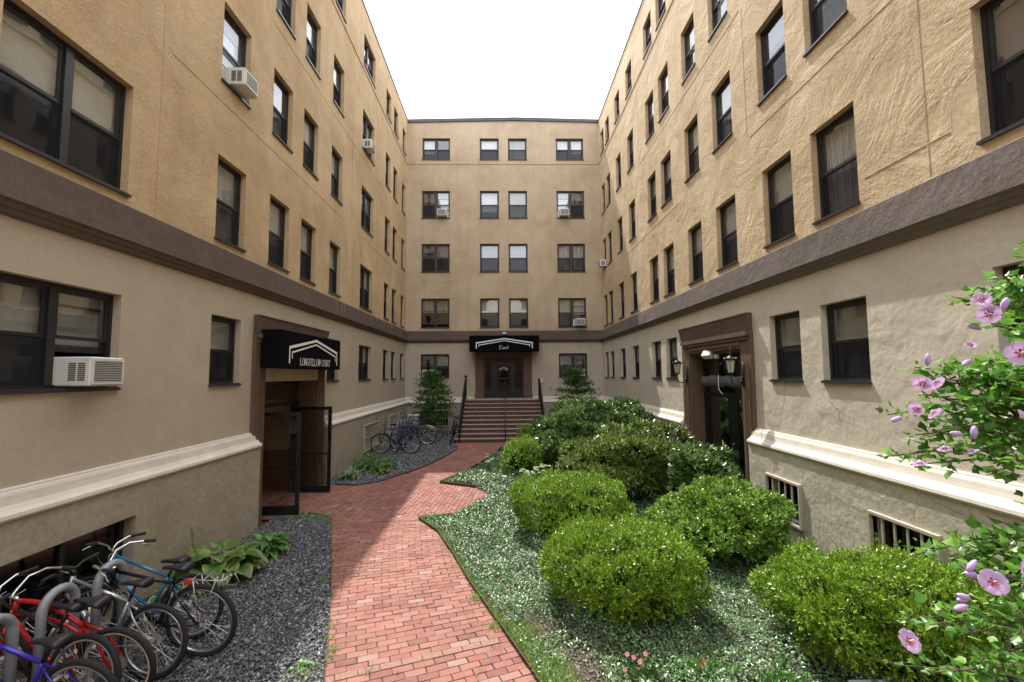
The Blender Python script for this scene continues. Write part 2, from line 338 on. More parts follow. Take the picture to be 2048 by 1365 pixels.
for k in 'LRB':
    u0,u1=(YB,D) if k!='B' else (XL,XR)
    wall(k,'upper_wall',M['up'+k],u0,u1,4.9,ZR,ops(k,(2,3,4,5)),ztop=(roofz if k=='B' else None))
    dr=[(DOOR[0]-.02,DOOR[1]+.02,1.0,3.36)] if k!='B' else [(-1.0,.95,1.45,3.62)]
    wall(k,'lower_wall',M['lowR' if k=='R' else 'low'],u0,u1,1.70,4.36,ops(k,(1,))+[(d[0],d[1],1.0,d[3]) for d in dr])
    segs=[(YB,PORT[0]+.14 if k=='L' else PORT[0]+.08,0,0),(PORT[1],D,0,1)] if k!='B' else [(XL,-1.42,1,0),(1.38,XR,0,1)]
    mb=MB(); cs=MB()
    for a,b,m0,m1 in segs:
        x,y=U(k,a,b); mm=(m0,m1) if k!='R' else (m1,m0); mb=MB().sweep(MOULD,x,y,*mm); part(k,'plinth_moulding',mb,M['mould'])
    bas={'L':basL,'R':basR,'B':basB}[k]
    for i,(a,b,_,_) in enumerate(segs):
        e0=a+(PD if k=='B' and i==0 else 0); e1=b-(PD if (k!='B' and i==1) or (k=='B' and i==1) else 0)
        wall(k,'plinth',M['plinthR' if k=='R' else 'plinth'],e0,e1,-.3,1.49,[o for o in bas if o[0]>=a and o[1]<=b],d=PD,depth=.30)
        cp=MB()
        ends=[(e1,)] if i==0 else [(e0,)]
        if k=='B': ends=[(e1,)] if i==0 else [(e0,)]
        for (e,) in ends:
            x=U(k,e,e)[0]; cp.face((x,-PD,-.3),(x,.5,-.3),(x,.5,1.485),(x,-PD,1.485))
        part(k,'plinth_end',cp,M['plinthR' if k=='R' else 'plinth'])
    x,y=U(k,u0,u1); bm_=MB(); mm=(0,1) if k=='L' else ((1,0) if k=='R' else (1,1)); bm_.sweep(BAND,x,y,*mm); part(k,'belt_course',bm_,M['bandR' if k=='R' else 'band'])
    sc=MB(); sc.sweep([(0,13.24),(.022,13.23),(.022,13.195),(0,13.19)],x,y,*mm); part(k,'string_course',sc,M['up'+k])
    # roof, outer wall and the closed dark rooms behind the windows
    rf=MB()
    if k=='B': rf.box(XL-9,XR+9,.012,9,ZR-.12,ZR-.05); 
    else: rf.box(x,y+0 ,.012,9,ZR-.12,ZR-.05)
    part(k,'roof',rf,M['interior'])
    it=MB(); a,b=(x,y) if k!='B' else (XL-8,XR+8)
    it.face((a,1.6,-.3),(b,1.6,-.3),(b,1.6,ZR-.13),(a,1.6,ZR-.13))
    for zz in (4.6,7.2,9.9,12.6,2.2):
        if k!='B' : 
            segs2=[(a,b)] if zz!=2.2 else [(u[0],u[1]) for u in (U(k,YB,8.5),U(k,12.3,D))]
        else: segs2=[(a,b)] if zz!=2.2 else [(a,-1.6),(1.6,b)]
        for s0,s1 in segs2: it.box(s0,s1,.30,1.58,zz,zz+.05)
    part(k,'room_interior',it,M['interior'])
    ow=MB(); ow.face((a,9,-.3),(b,9,-.3),(b,9,ZR),(a,9,ZR)); part(k,'outer_wall',ow,M['upB'])
    if k!='B':
        e=U(k,YB,YB)[0]; ew=MB(); ew.face((e,0,-.3),(e,9,-.3),(e,9,ZR),(e,0,ZR)); part(k,'end_wall',ew,M['upB'])
dr_=MB(); rr_=random.Random(3)
for i in range(26):
    u=rr_.uniform(12.4,13.2) if i<7 else rr_.uniform(14.6,20.5); z1=4.86; h_=rr_.uniform(.10,.36); w2=rr_.uniform(.008,.03)
    dr_.box(u,u+w2,-.1365,-.1345,z1-h_,z1)
part('L','drip_stain',dr_,plain('lime_drips',(.24,.20,.18),.9,nscale=18,namp=.4),kind='stuff')
for k,hz,vt in (('L',[(6.3,13.2,7.42),(9.0,17.5,10.12),(14.5,21.5,7.42)],[(6.1,4.95,13.1),(13.9,7.5,13.1)]),('R',[(4.9,8.4,7.35),(8.6,15.3,10.10),(4.6,5.75,5.35),(12,17.6,7.42)],[(4.85,5.0,7.3),(8.5,7.4,10.1),(15.4,10.1,13.1)]),('B',[(-4.3,-2.4,11.98),(-4.2,1.8,7.3)],[(2.95,11.9,13.1),(-2.55,6.55,7.7)])):
    jt=MB()
    for a,b,z in hz: bx(k,jt,a,b,z,z+.012,.0005,.006)
    for u,z0,z1 in vt: bx(k,jt,u,u+.012,z0,z1,.0005,.006)
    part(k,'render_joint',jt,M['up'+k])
# coping
M['coping']=plain('coping_metal',(.045,.05,.062),.4,nscale=3)
cp=MB()
for a,b in ((XL,.6),(.6,XR)):
    za,zb=roofz(a),roofz(b); n=len(cp.v)
    cp.v+=[(a,-.06,za-.13),(b,-.06,zb-.13),(b,-.06,zb+.03),(a,-.06,za+.03),(a,.35,za-.13),(b,.35,zb-.13),(b,.35,zb+.03),(a,.35,za+.03)]
    cp.f+=[tuple(n+i for i in q) for q in ((0,1,2,3),(4,7,6,5),(3,2,6,7),(0,4,5,1),(0,3,7,4),(1,5,6,2))]
part('B','coping',cp,M['coping'])
for k in 'LR':
    x,y=U(k,YB,D-.07); cp=MB().box(x,y,-.03,.3,ZR-.03,ZR+.015); part(k,'coping',cp,M['coping'])
for wn in wins: build_window(*wn)

# basement windows with bars
def basement(k,o,bars=True,proud=.05,rail=True):
    a,b,z0,z1=o; x0,x1=U(k,a,b); wd=x1-x0; h=z1-z0; g=MB(); y=-PD-proud
    fr=MB().box(x0,x1,.0,.06,z0,z0+.06).box(x0,x1,.0,.06,z1-.06,z1).box(x0,x0+.06,.0,.06,z0+.06,z1-.06).box(x1-.06,x1,.0,.06,z0+.06,z1-.06).box((x0+x1)/2-.03,(x0+x1)/2+.03,0,.06,z0+.06,z1-.06)
    wo=part(k,'basement_window',fr,M['frame']); link('pane',MB().box(x0+.06,x1-.06,.03,.034,z0+.06,z1-.06).mesh('pane',M['glassd']),wo)
    if bars:
        t=.035; g.box(x0-t,x1+t,y,-PD+.05,z1,z1+t).box(x0-t,x1+t,y,-PD+.05,z0-t,z0).box(x0-t,x0,y,-PD+.05,z0,z1).box(x1,x1+t,y,-PD+.05,z0,z1)
        n=max(4,int(wd/.125)) if k!='R' else max(4,int(wd/.15))
        for i in range(1,n): xx=x0+wd*i/n; g.box(xx-.010,xx+.010,y+.012,y+.032,z0,z1)
        if rail: g.box(x0,x1,y+.002,y+.012,z0+h*.5-.015,z0+h*.5+.015)
        link('window_bars',g.mesh('window_bars',M['barpaint']),wo)
    else:
        s=MB().box(x0-.02,x1+.02,-PD-.05,-PD+.28,z0-.06,z0); link('sill',s.mesh('sill',M['mould']),wo)
M['barpaint']=plain('bar_paint',(.40,.36,.29),.6,nscale=30)
for i,o in enumerate(basL): basement('L',o,bars=i>0)
for o in basR: basement('R',o,rail=False)
for o in basB: basement('B',o,proud=.03)

# ---------------- side portals
def portal(k):
    mb=MB()
    def B(*a): bx(k,mb,*a)
    o0,o1=PORT; i0,i1=DOOR; t=.07
    for a,b,s in ((o0,i0,1),(i1,o1,-1)):
        B(a,b,0,3.62,0,t)                                   # pilaster block
        w_=b-a
        for j in range(3): uu=a+w_*(.2+.22*j); B(uu,uu+w_*.12,.62,3.0,t,t+.022)  # raised flutes
        B(a+.04,b-.04,.0,.55,t,t+.035)                      # pedestal
    B(i0,i1,3.30,3.62,0,t)
    # stepped architrave
    B(i0,i1,3.36,3.42,t,t+.02); B(o0+.1,o1-.1,3.46,3.53,t,t+.035); B(o0+.05,o1-.05,3.53,3.62,t,t+.06)
    B(i0,i0+.05,.0,3.30,-.40,-.002); B(i1-.05,i1,.0,3.30,-.40,-.002); B(i0+.05,i1-.05,3.25,3.30,-.40,-.002)
    po=part(k,'door_surround',mb,M['trim'])
    # flared cornice slab
    c=MB(); pr=[(0,3.62),(.075,3.62),(.085,3.66),(.135,3.93),(.15,3.945),(.15,3.965),(0,3.97)]
    a,b=U(k,o0+.03,o1-.03); n=len(c.v); kk=len(pr); ex=[d*.45 for d,z in pr]
    c.v+=[(a-ex[i],-pr[i][0],pr[i][1]) for i in range(kk)]+[(b+ex[i],-pr[i][0],pr[i][1]) for i in range(kk)]
    for i in range(kk): j=(i+1)%kk; c.f.append((i,j,kk+j,kk+i))
    c.f.append(tuple(range(kk-1,-1,-1))); c.f.append(tuple(range(kk,2*kk)))
    link('cornice',c.mesh('cornice',M['band']),po); return po
portal('L'); portal('R')
def leaf(parent,k,wd,h,mirror=1,handle=True):
    """glazed door leaf, hinged at local x=0, thickness in y"""
    f=MB(); s=.075; f.box(0,s,-.022,.022,0,h).box(wd-s,wd,-.022,.022,0,h).box(s,wd-s,-.022,.022,0,.17).box(s,wd-s,-.022,.022,h-s,h).box(s,wd-s,-.015,.015,.92,.945)
    d=link('door',f.mesh('door',M['black']),parent)
    link('pane',MB().box(s,wd-s,-.004,.004,.17,h-s).mesh('pane',M['glassd']),d)
    if handle: link('handle',MB().tube([(wd-.04,-.022,.85),(wd-.04,-.07,.87),(wd-.04,-.07,1.15),(wd-.04,-.022,1.17)],.011).mesh('handle',M['black'],True),d)
    return d
# left doorway: transom, jambs, two leaves standing open, lobby
mb=MB(); i0,i1=DOOR
bx('L',mb,i0+.05,i1-.05,2.13,2.22,-.44,-.36); bx('L',mb,i0+.05,i1-.05,2.60,2.70,-.44,-.36); bx('L',mb,i0+.05,i0+.40,0,2.13,-.44,-.36); bx('L',mb,i1-.32,i1-.05,0,2.13,-.44,-.36)
dfL=part('L','door_frame',mb,M['black']); link('pane',MB().box(i0+.05,i1-.05,.395,.40,2.22,2.60).mesh('pane',M['glassd']),dfL)
mb=MB(); bx('L',mb,i0,i1,2.70,3.3,-.12,0.06); part('L','door_infill',mb,M['low'])
d1=leaf(WING['L'][0],'L',.93,2.04); d1.location=(i0+.42,.36,.03); d1.rotation_euler=(0,0,R(-86))
d2=leaf(WING['L'][0],'L',.93,2.04); d2.location=(i1-.34,.36,.03); d2.rotation_euler=(0,0,R(-93))
M['lobby']=plain('lobby_wood',(.30,.17,.085),.5,nscale=6); M['lobbyw']=plain('lobby_wall',(.62,.48,.32),.8); M['tile']=plain('lobby_tile',(.42,.22,.16),.35,nscale=9)
lb=MB(); bx('L',lb,i0-.3,i1+.3,-.02,.02,-3.6,-.36); part('L','lobby_floor',lb,M['tile'])
lb=MB(); bx('L',lb,i0-.35,i0-.3,0,2.9,-3.6,-.46); bx('L',lb,i1+.3,i1+.35,0,2.9,-3.6,-.46); bx('L',lb,i0-.3,i1+.3,0,2.9,-3.65,-3.6); bx('L',lb,i0-.3,i1+.3,2.9,2.95,-3.6,-.46); part('L','lobby_wall',lb,M['lobbyw'])
lb=MB(); bx('L',lb,i0-.3,i0-.27,0,.95,-3.5,-.5); bx('L',lb,i1+.27,i1+.3,0,.95,-3.5,-.5); bx('L',lb,i0-.2,i0+.75,0,2.05,-3.6,-3.56); bx('L',lb,i1-1.0,i1+.1,0,2.05,-3.6,-3.56); bx('L',lb,9.9,10.5,.0,1.0,-3.59,-3.55); part('L','lobby_panelling',lb,M['lobby'])
# right doorway: dark double door with transom, closed
mb=MB(); 
for a,b in ((i0+.05,i0+.35),(i1-.22,i1-.05)): bx('R',mb,a,b,-.1,3.25,-.34,-.26)
for z0,z1 in ((2.25,2.36),(2.62,2.70),(3.17,3.25)): bx('R',mb,i0+.35,i1-.22,z0,z1,-.34,-.26)
bx('R',mb,i0+1.2,i0+1.27,-.1,2.25,-.34,-.27)
bx('R',mb,i0+.35,i1-.22,-.1,.25,-.34,-.28); bx('R',mb,i0+.35,i0+.43,.25,2.25,-.34,-.28); bx('R',mb,i1-.30,i1-.22,.25,2.25,-.34,-.28); bx('R',mb,i0+.9,i0+1.2,.25,2.25,-.34,-.28)
dfR=part('R','door_frame',mb,M['black'])
q=MB(); bx('R',q,i0+.35,i1-.22,.0,3.2,-.31,-.305); link('pane',q.mesh('pane',M['glass']),dfR)
q=MB(); bx('R',q,i0-.1,i1+.1,-.1,3.35,-1.5,-1.45); part('R','lobby_wall',q,M['interior'])
q=MB(); bx('R',q,i0-.1,i1+.1,-.05,0.02,-1.45,.0); part('R','door_step',q,M['plinth'])
q=MB(); q.tube([tuple(Vector((-9.95,.24,.9))),(-9.95,.19,.93),(-9.95,.19,1.25),(-9.95,.24,1.28)],.014); link('handle',q.mesh('handle',M['black'],True),dfR)
q=MB(); bx('R',q,i0+.9,i0+1.15,.98,1.12,-.28,-.262); link('letter_plate',q.mesh('letter_plate',plain('steel',(.4,.4,.42),.35,1)),dfR)

# ---------------- back portal
mb=MB()
for a,b in ((-1.37,-.99),(.94,1.32)):
    mb.box(a,b,-.07,0,1.70,3.98)
    for j in range(3): x=a+.38*(.16+.24*j); mb.box(x,x+.05,-.095,-.07,1.98,3.9)
    mb.box(a-.03,b+.03,-.11,-.07,1.70,1.93)
mb.box(-.99,.94,-.07,0,3.60,3.98).box(-1.45,1.40,-.16,0,3.98,4.12)
mb.box(-1.0,-.96,.002,.45,1.70,3.60).box(.91,.95,.002,.45,1.70,3.60)
po=part('B','door_surround',mb,M['trim'])
mb=MB(); F0=.34
mb.box(-.96,.91,F0,F0+.08,1.72,1.82).box(-.96,.91,F0,F0+.08,3.50,3.60).box(-.96,-.86,F0,F0+.08,1.82,3.5).box(-.62,-.50,F0,F0+.08,1.82,3.5).box(.84,.91,F0,F0+.08,1.82,3.5).box(.42,.52,F0,F0+.08,1.82,3.5).box(-.86,-.62,F0+.01,F0+.07,1.82,2.12).box(.52,.84,F0+.01,F0+.07,1.82,2.12)
for z in (2.4,2.72,3.04): mb.box(-.86,-.62,F0+.02,F0+.05,z,z+.03).box(.52,.84,F0+.02,F0+.05,z,z+.03)
df=part('B','door_frame',mb,M['black']); link('pane',MB().box(-.86,.84,F0+.035,F0+.04,1.82,3.5).mesh('pane',M['glassd']),df)
mb=MB(); mb.box(-.46,-.36,F0-.03,F0+.01,1.75,3.40).box(.30,.40,F0-.03,F0+.01,1.75,3.40).box(-.36,.30,F0-.03,F0+.01,1.75,2.0).box(-.36,.30,F0-.03,F0+.01,3.28,3.40).box(-.36,.30,F0-.03,F0+.01,2.60,2.66)
dd=part('B','door',mb,M['black']); link('pane',MB().box(-.36,.30,F0-.012,F0-.008,2.0,3.28).mesh('pane',M['glassd']),dd)
link('handle',MB().tube([(.27,F0-.03,2.5),(.27,F0-.09,2.52),(.27,F0-.09,2.8),(.27,F0-.03,2.82)],.014).mesh('handle',M['black'],True),dd)
def roofmark(x0,x1,z0,zp,y,t,drop,inner=True):
    """the two nested gabled outlines of the sign"""
    mb=MB(); cx=(x0+x1)/2
    def chev(a,b,zt,zs,tk,dr,thl):
        n=len(mb.v); 
        for p in ([(a,zs),(cx,zt),(cx,zt-tk),(a+thl,zs-tk)],[(cx,zt),(b,zs),(b-thl,zs-tk),(cx,zt-tk)],[(a,zs),(a+thl,zs-tk*.6),(a+thl,dr),(a,dr)],[(b,zs),(b,dr),(b-thl,dr),(b-thl,zs-tk*.6)]):
            mb.prism([(px,y,pz) for px,pz in p],(0,0,0),(0,-.003,0))
    chev(x0,x1,zp,z0,t,z0-drop,t*.8)
    if inner: g=t*1.9; chev(x0+g*1.2,x1-g*1.2,zp-g,z0-g*1.05,t*.6,z0-drop*.72,t*.5)
    return mb
link('door_emblem',roofmark(-.25,.2,3.08,3.2,F0-.034,.03,.03).mesh('door_emblem',M['white']),dd)
q=MB().box(-1.2,1.15,1.5,1.55,1.6,3.9); part('B','lobby_wall',q,M['interior'])
q=MB().box(-1.0,.95,-.0,1.5,1.62,1.70); part('B','door_step',q,M['plinth'])

SB=empty('street_building',(0,-34,0),label='cream and brick building across the street, mirrored in the end wing windows',category='building')
link('wall',MB().box(-26,26,-8,0,-.05,9.5).mesh('wall',plain('street_brick',(.12,.065,.05),.9,nscale=2)),SB); link('upper_wall',MB().box(-26,26,-8,0,9.5,20).mesh('upper_wall',plain('street_cream',(.62,.56,.46),.9,nscale=2)),SB)
link('cornice',MB().box(-26.3,26.3,-8,.5,20,20.8).mesh('cornice',M['mould']),SB)
for fz in (1.5,5.2,10.4,14.0,17.3):
    for i in range(-6,7): link('window',MB().box(i*3.6-.7,i*3.6+.7,.01,.06,fz,fz+2.0).mesh('window',M['frame']),SB)
# ================================================================ STAIRS
M['tread']=plain('stone_tread',(.24,.23,.215),.8,nscale=14,namp=.25,bump=.3)
def brickmat():
    b=NB('stair_brick'); b.set(Roughness=.85); br=b.n('ShaderNodeTexBrick'); mp=b.n('ShaderNodeMapping'); mp.inputs['Rotation'].default_value=(R(90),0,0); b.l(b.c,mp.inputs[0]); b.l(mp.outputs[0],br.inputs['Vector'])
    br.inputs['Color1'].default_value=(.17,.045,.03,1); br.inputs['Color2'].default_value=(.10,.035,.025,1); br.inputs['Mortar'].default_value=(.12,.09,.075,1); br.inputs['Scale'].default_value=1; br.inputs['Brick Width'].default_value=.21; br.inputs['Row Height'].default_value=.075; br.inputs['Mortar Size'].default_value=.006
    b.col(b.mix(.35,br.outputs['Color'],b.ramp(b.noise(6,4),[(.3,(.05,.02,.015)),(.7,(.20,.09,.06))]))); return b.m
M['sbrick']=brickmat()
st=empty('entrance_steps',(0,17.85,.19),label='wide flight of brick steps with pale stone nosings up to the far entrance',category='steps')
x0,x1=-1.86,1.70; run=.283; rise=.151
rb=MB(); tr=[]
for i in range(10):
    zt=rise*(i+1); y0=run*i
    rb.box(x0,x1,y0,4.0-.02*i if i else 4.0,zt-rise if i else -.15,zt-.026)
    e=.0 if i else .08
    ya=y0-.03; yb=(y0+run+.05) if i<9 else 4.0-.03
    tm=MB().box(x0-.02-e,x1+.02+e,ya,yb-.003,zt-.026,zt); tr.append(tm)
link('riser_bricks',rb.mesh('riser_bricks',M['sbrick']),st)
for tm in tr: link('tread',tm.mesh('tread',M['tread'],bevel=.004),st)
def handrail(x,solid=True):
    h=MB(); ztop=rise*10; yt=run*9
    pts=[(x,-.05,0),(x,-.05,.92),(x,yt,ztop+.92),(x,yt+.55,ztop+.92),(x,yt+.55,ztop)]
    h.tube(pts,.022)
    if solid:
        h.tube([(x,0,.15),(x,yt,ztop+.12),(x,yt+.55,ztop+.12)],.014)
        n=26
        for i in range(1,n): 
            y=(yt+.55)*i/n; zb=min(y/yt,1)*ztop; h.tube([(x,y,zb+.12),(x,y,zb+.92)],.009,6)
        h.tube([(x,yt,ztop),(x,yt,ztop+.92)],.022)
    else: h.tube([(x,yt*.5,ztop*.5),(x,yt*.5,ztop*.5+.9)],.016)
    link('handrail',h.mesh('handrail',M['black'],True),st)
handrail(x0+.12); handrail(x1-.12); handrail(.03,False)

# ================================================================ AWNINGS AND SIGNS
STK={'L':[[(0,0),(0,1)],[(0,0),(.55,0)],[(-.12,1),(.12,1)],[(.55,0),(.6,.2)],[(-.12,0),(0,0)]],
 'O':[[(.35+.35*math.cos(t*math.pi/8),.5+.5*math.sin(t*math.pi/8)) for t in range(17)]],
 'N':[[(0,0),(0,1)],[(0,1),(.6,0)],[(.6,0),(.6,1)],[(-.1,0),(.1,0)],[(-.12,1),(.02,1)],[(.5,1),(.7,1)]],
 'G':[[(.62,.82),(.5,.95),(.35,1),(.12,.85),(0,.5),(.12,.15),(.35,0),(.55,.06),(.62,.15),(.62,.42)],[(.48,.42),(.74,.42)]],
 'F':[[(0,0),(0,1)],[(0,1),(.52,1),(.54,.82)],[(0,.52),(.38,.52)],[(-.1,0),(.12,0)],[(-.1,1),(0,1)]],
 'E':[[(0,0),(0,1)],[(0,1),(.52,1),(.54,.82)],[(0,.52),(.38,.52)],[(-.1,0),(.54,0),(.58,.2)],[(-.1,1),(0,1)]],
 'W':[[(0,1),(.22,0)],[(.22,0),(.42,1)],[(.42,1),(.62,0)],[(.62,0),(.85,1)],[(-.1,1),(.1,1)],[(.76,1),(.94,1)],[(.34,1),(.5,1)]],
 'C':[[(.6,.78),(.5,.95),(.33,1),(.12,.85),(0,.5),(.12,.15),(.33,0),(.52,.06),(.62,.22)]],
 'U':[[(0,1),(0,.28),(.1,.06),(.3,0),(.5,.08),(.58,.3),(.58,1)],[(-.1,1),(.1,1)],[(.48,1),(.68,1)]],
 'R':[[(0,0),(0,1)],[(0,1),(.35,1),(.5,.9),(.5,.62),(.35,.5),(0,.5)],[(.28,.5),(.6,0)],[(-.1,0),(.12,0)],[(-.1,1),(0,1)],[(.52,0),(.7,0)]],
 'T':[[(.32,0),(.32,1)],[(0,.82),(.02,1),(.62,1),(.64,.82)],[(.2,0),(.44,0)]],
 'K':[[(0,0),(0,1)],[(.55,1),(0,.42)],[(.18,.58),(.6,0)]],
 'a':[[(.38,.5),(.15,.55),(0,.28),(.1,0),(.26,.04),(.38,.5),(.40,.0)]],'s':[[(.36,.5),(.12,.55),(.08,.36),(.34,.2),(.26,.0),(.02,.04)]],'t':[[(.18,.95),(.14,.12),(.32,.02)],[(0,.6),(.36,.62)]],
 '&':[[(.55,.8),(.35,1),(.2,.85),(.3,.6),(.08,.4),(.0,.2),(.2,.0),(.5,.1)]]}
WID={'L':.75,'O':.85,'N':.8,'G':.88,'F':.7,'E':.74,'W':1.02,'C':.8,'U':.8,'R':.8,'T':.78,' ':.4,'K':.75,'a':.55,'s':.5,'t':.42,'&':.7}
def letters(txt,x0,x1,z0,h,y,st_=.09):
    tot=sum(WID[c] for c in txt); s=(x1-x0)/tot; mb=MB(); x=x0
    for c in txt:
        for pl in STK.get(c,[]):
            for (a,b),(c2,d) in zip(pl[:-1],pl[1:]):
                p=Vector((x+a*s,0,z0+b*h)); q=Vector((x+c2*s,0,z0+d*h)); v=q-p
                if v.length<1e-6: continue
                thick=st_*h*(1.25 if abs(v.z)>abs(v.x)*1.5 else .62); nn=Vector((-v.z,0,v.x)).normalized()*thick/2; e=v.normalized()*thick*.2
                mb.prism([p-nn-e+Vector((0,y,0)),q-nn+e+Vector((0,y,0)),q+nn+e+Vector((0,y,0)),p+nn-e+Vector((0,y,0))],(0,0,0),(0,-.002,0))
        x+=WID[c]*s
    return mb
a0=8.72; aw=3.15
AL=empty('entrance_awning',wpos('L',a0,2.96,0),R(90),label='black box awning lettered LONGFELLOW COURT over the open side doors on the left',category='awning')
mb=MB().box(0,aw,-.47,-.10,0,.74); link('canopy',mb.mesh('canopy',M['canvas'],bevel=.006),AL)
link('emblem',roofmark(aw*.11,aw*.93,.44,.66,-.472,.052,.34).mesh('emblem',M['white']),AL)
link('lettering',letters('LONGFELLOW COURT',aw*.27,aw*.79,.07,.15,-.472).mesh('lettering',M['white']),AL)
AB=empty('entrance_awning',(0,20.95,3.90),label='long black awning lettered East above the far entrance at the top of the steps',category='awning')
mb=MB().box(-1.60,1.63,0,.70,0,.72); link('canopy',mb.mesh('canopy',M['canvas'],bevel=.006),AB)
link('emblem',roofmark(-1.3,1.33,.40,.60,-.002,.055,.28).mesh('emblem',M['white']),AB)
link('lettering',letters('East',-.2,.22,.09,.16,-.002).mesh('lettering',M['white']),AB)

# flood lights, camera, conduit
FLm=empty('floodlight',(.02,20.9,4.62),label='small floodlight fixed on top of the long black awning over the steps',category='floodlight')
link('housing',MB().box(-.13,.13,-.02,.16,.0,.2).mesh('housing',M['black'],bevel=.01),FLm); link('lens',MB().box(-.09,.09,-.03,-.02,.06,.15).mesh('lens',M['ac']),FLm)
FR=empty('floodlight',wpos('R',10.45,3.28,.0),R(-90),label='tilted white floodlight hanging under the brown lintel of the right side door',category='floodlight')
mb=MB().box(-.13,.13,-.10,.04,-.16,.0); h=link('housing',mb.mesh('housing',M['ac'],bevel=.012),FR); h.rotation_euler=(R(-35),0,R(20)); link('bracket',MB().box(-.02,.02,0,.03,-.05,.05).box(.22,.32,-.02,.05,-.14,-.05).tube([(0,.02,0),(.25,.02,-.08)],.01).mesh('bracket',M['ac']),FR)
o=link('rolled_canvas',None,None); bpy.data.objects.remove(o)
M['cloth']=plain('grey_canvas',(.075,.08,.085),.8,nscale=5,namp=.35,bump=.3)
rc=MB(); pts=[]; 
n=22; prof=[(0,.0),(.05,.0),(.085,.06),(.09,.14),(.06,.22),(.0,.24)]
for i in range(n):
    x=-1.02+2.04*i/(n-1); s=1+.10*math.sin(i*2.3)+.05*math.sin(i*5.1)
    for d,z in prof: rc.v.append((x,-d*s-.02,z*s-.02*math.sin(i*.9)))
kk=len(prof)
for i in range(n-1):
    for j in range(kk-1): rc.f.append((i*kk+j,i*kk+j+1,(i+1)*kk+j+1,(i+1)*kk+j))
link('rolled_canopy',rc.mesh('rolled_canopy',M['cloth'],True),None,wpos('R',10.15,2.50,-.18),R(-90),label='rolled up dark grey canvas tied across the right side door below its transom',category='canopy')
link('tie_cord',MB().tube([(0,-.13,.26),(.01,-.14,.1),(.0,-.13,-.05),(.14,-.12,-.16)],.008,6).mesh('tie_cord',M['white'],True),None,wpos('R',10.2,2.50,-.18),R(-90),label='loose white cord hanging from the rolled canvas over the right side door',category='cord')
link('wall_conduit',MB().tube([(1.80,D-.015,4.34),(1.80,D-.015,2.62)],.012,6).mesh('wall_conduit',M['low']),label='thin painted conduit running down the end wall right of the far entrance',category='conduit')
link('intercom_box',MB().box(1.76,1.86,D-.07,D,2.42,2.62).mesh('intercom_box',M['ac'],bevel=.006),label='small pale box at the foot of the conduit right of the far entrance',category='wall box')
sc_=empty('security_camera',(-1.82,D-.02,2.72),label='small black camera on the end wall above the left stair rail',category='camera')
link('bracket',MB().box(-.03,.03,-.06,.02,-.03,.03).mesh('bracket',M['black']),sc_); link('lens_body',MB().box(-.06,.07,-.2,-.06,-.02,.07).mesh('lens_body',M['black'],bevel=.01),sc_)

# wall lanterns
M['lglass']=NB('lantern_glass'); b=M['lglass']; b.set(Base_Color=(.62,.58,.46,1),Roughness=.25,Transmission_Weight=.0,Alpha=.75); M['lglass']=b.m
def lantern(u,label):
    E=empty('wall_lantern',wpos('R',u,2.86,.085),R(-90),label=label,category='lantern',group='wall lanterns beside the right side door')
    y=-.25
    br=MB().box(-.035,.035,-.02,0,-.32,.16).tube([(0,-.01,-.22),(0,-.08,-.28),(0,-.17,-.29),(0,-.235,-.24),(0,y,-.14),(0,y,-.08)],.012,8).tube([(0,-.01,-.12),(0,-.06,-.16),(0,-.05,-.2),(0,-.01,-.2)],.008,6).tube([(0,-.01,.1),(0,-.06,.13),(0,-.1,.2)],.007,6)
    br.lathe([(.0,-.03),(.03,-.02),(.03,.02),(0,.03)],8,(0,-.05,-.22))
    link('bracket',br.mesh('bracket',M['black'],True),E)
    link('lantern_glass',MB().lathe([(.055,-.05),(.092,.20)],6,(0,y,0)).mesh('lantern_glass',M['lglass']),E)
    cg=MB()
    for j in range(6):
        an=2*math.pi*(j+.5)/6; cg.tube([(.057*math.cos(an),y+.057*math.sin(an),-.05),(.096*math.cos(an),y+.096*math.sin(an),.20)],.006,5)
    cg.lathe([(.02,-.09),(.05,-.07),(.062,-.05),(.055,-.045)],12,(0,y,0)); cg.lathe([(.095,.195),(.118,.20),(.118,.215),(.1,.22)],12,(0,y,0))
    for j in range(12):
        an=2*math.pi*j/12; cg.lathe([(.0,.215),(.012,.222),(.012,.235),(0,.245)],6,(.11*math.cos(an),y+.11*math.sin(an),0))
    link('cage',cg.mesh('cage',M['black']),E)
    link('cap',MB().lathe([(.10,.22),(.075,.255),(.03,.285),(.022,.31),(.034,.33),(.02,.35),(.012,.37),(.02,.385),(.008,.40),(.003,.45)],12,(0,y,0)).mesh('cap',M['black'],True),E)
    link('bulb',MB().lathe([(.012,-.04),(.014,.05),(.018,.07),(.006,.12)],8,(0,y,0)).mesh('bulb',M['white'],True),E)
lantern(11.62,'black hexagonal carriage lantern on the far side of the right side door')
lantern(8.86,'black hexagonal carriage lantern on the near side of the right side door')

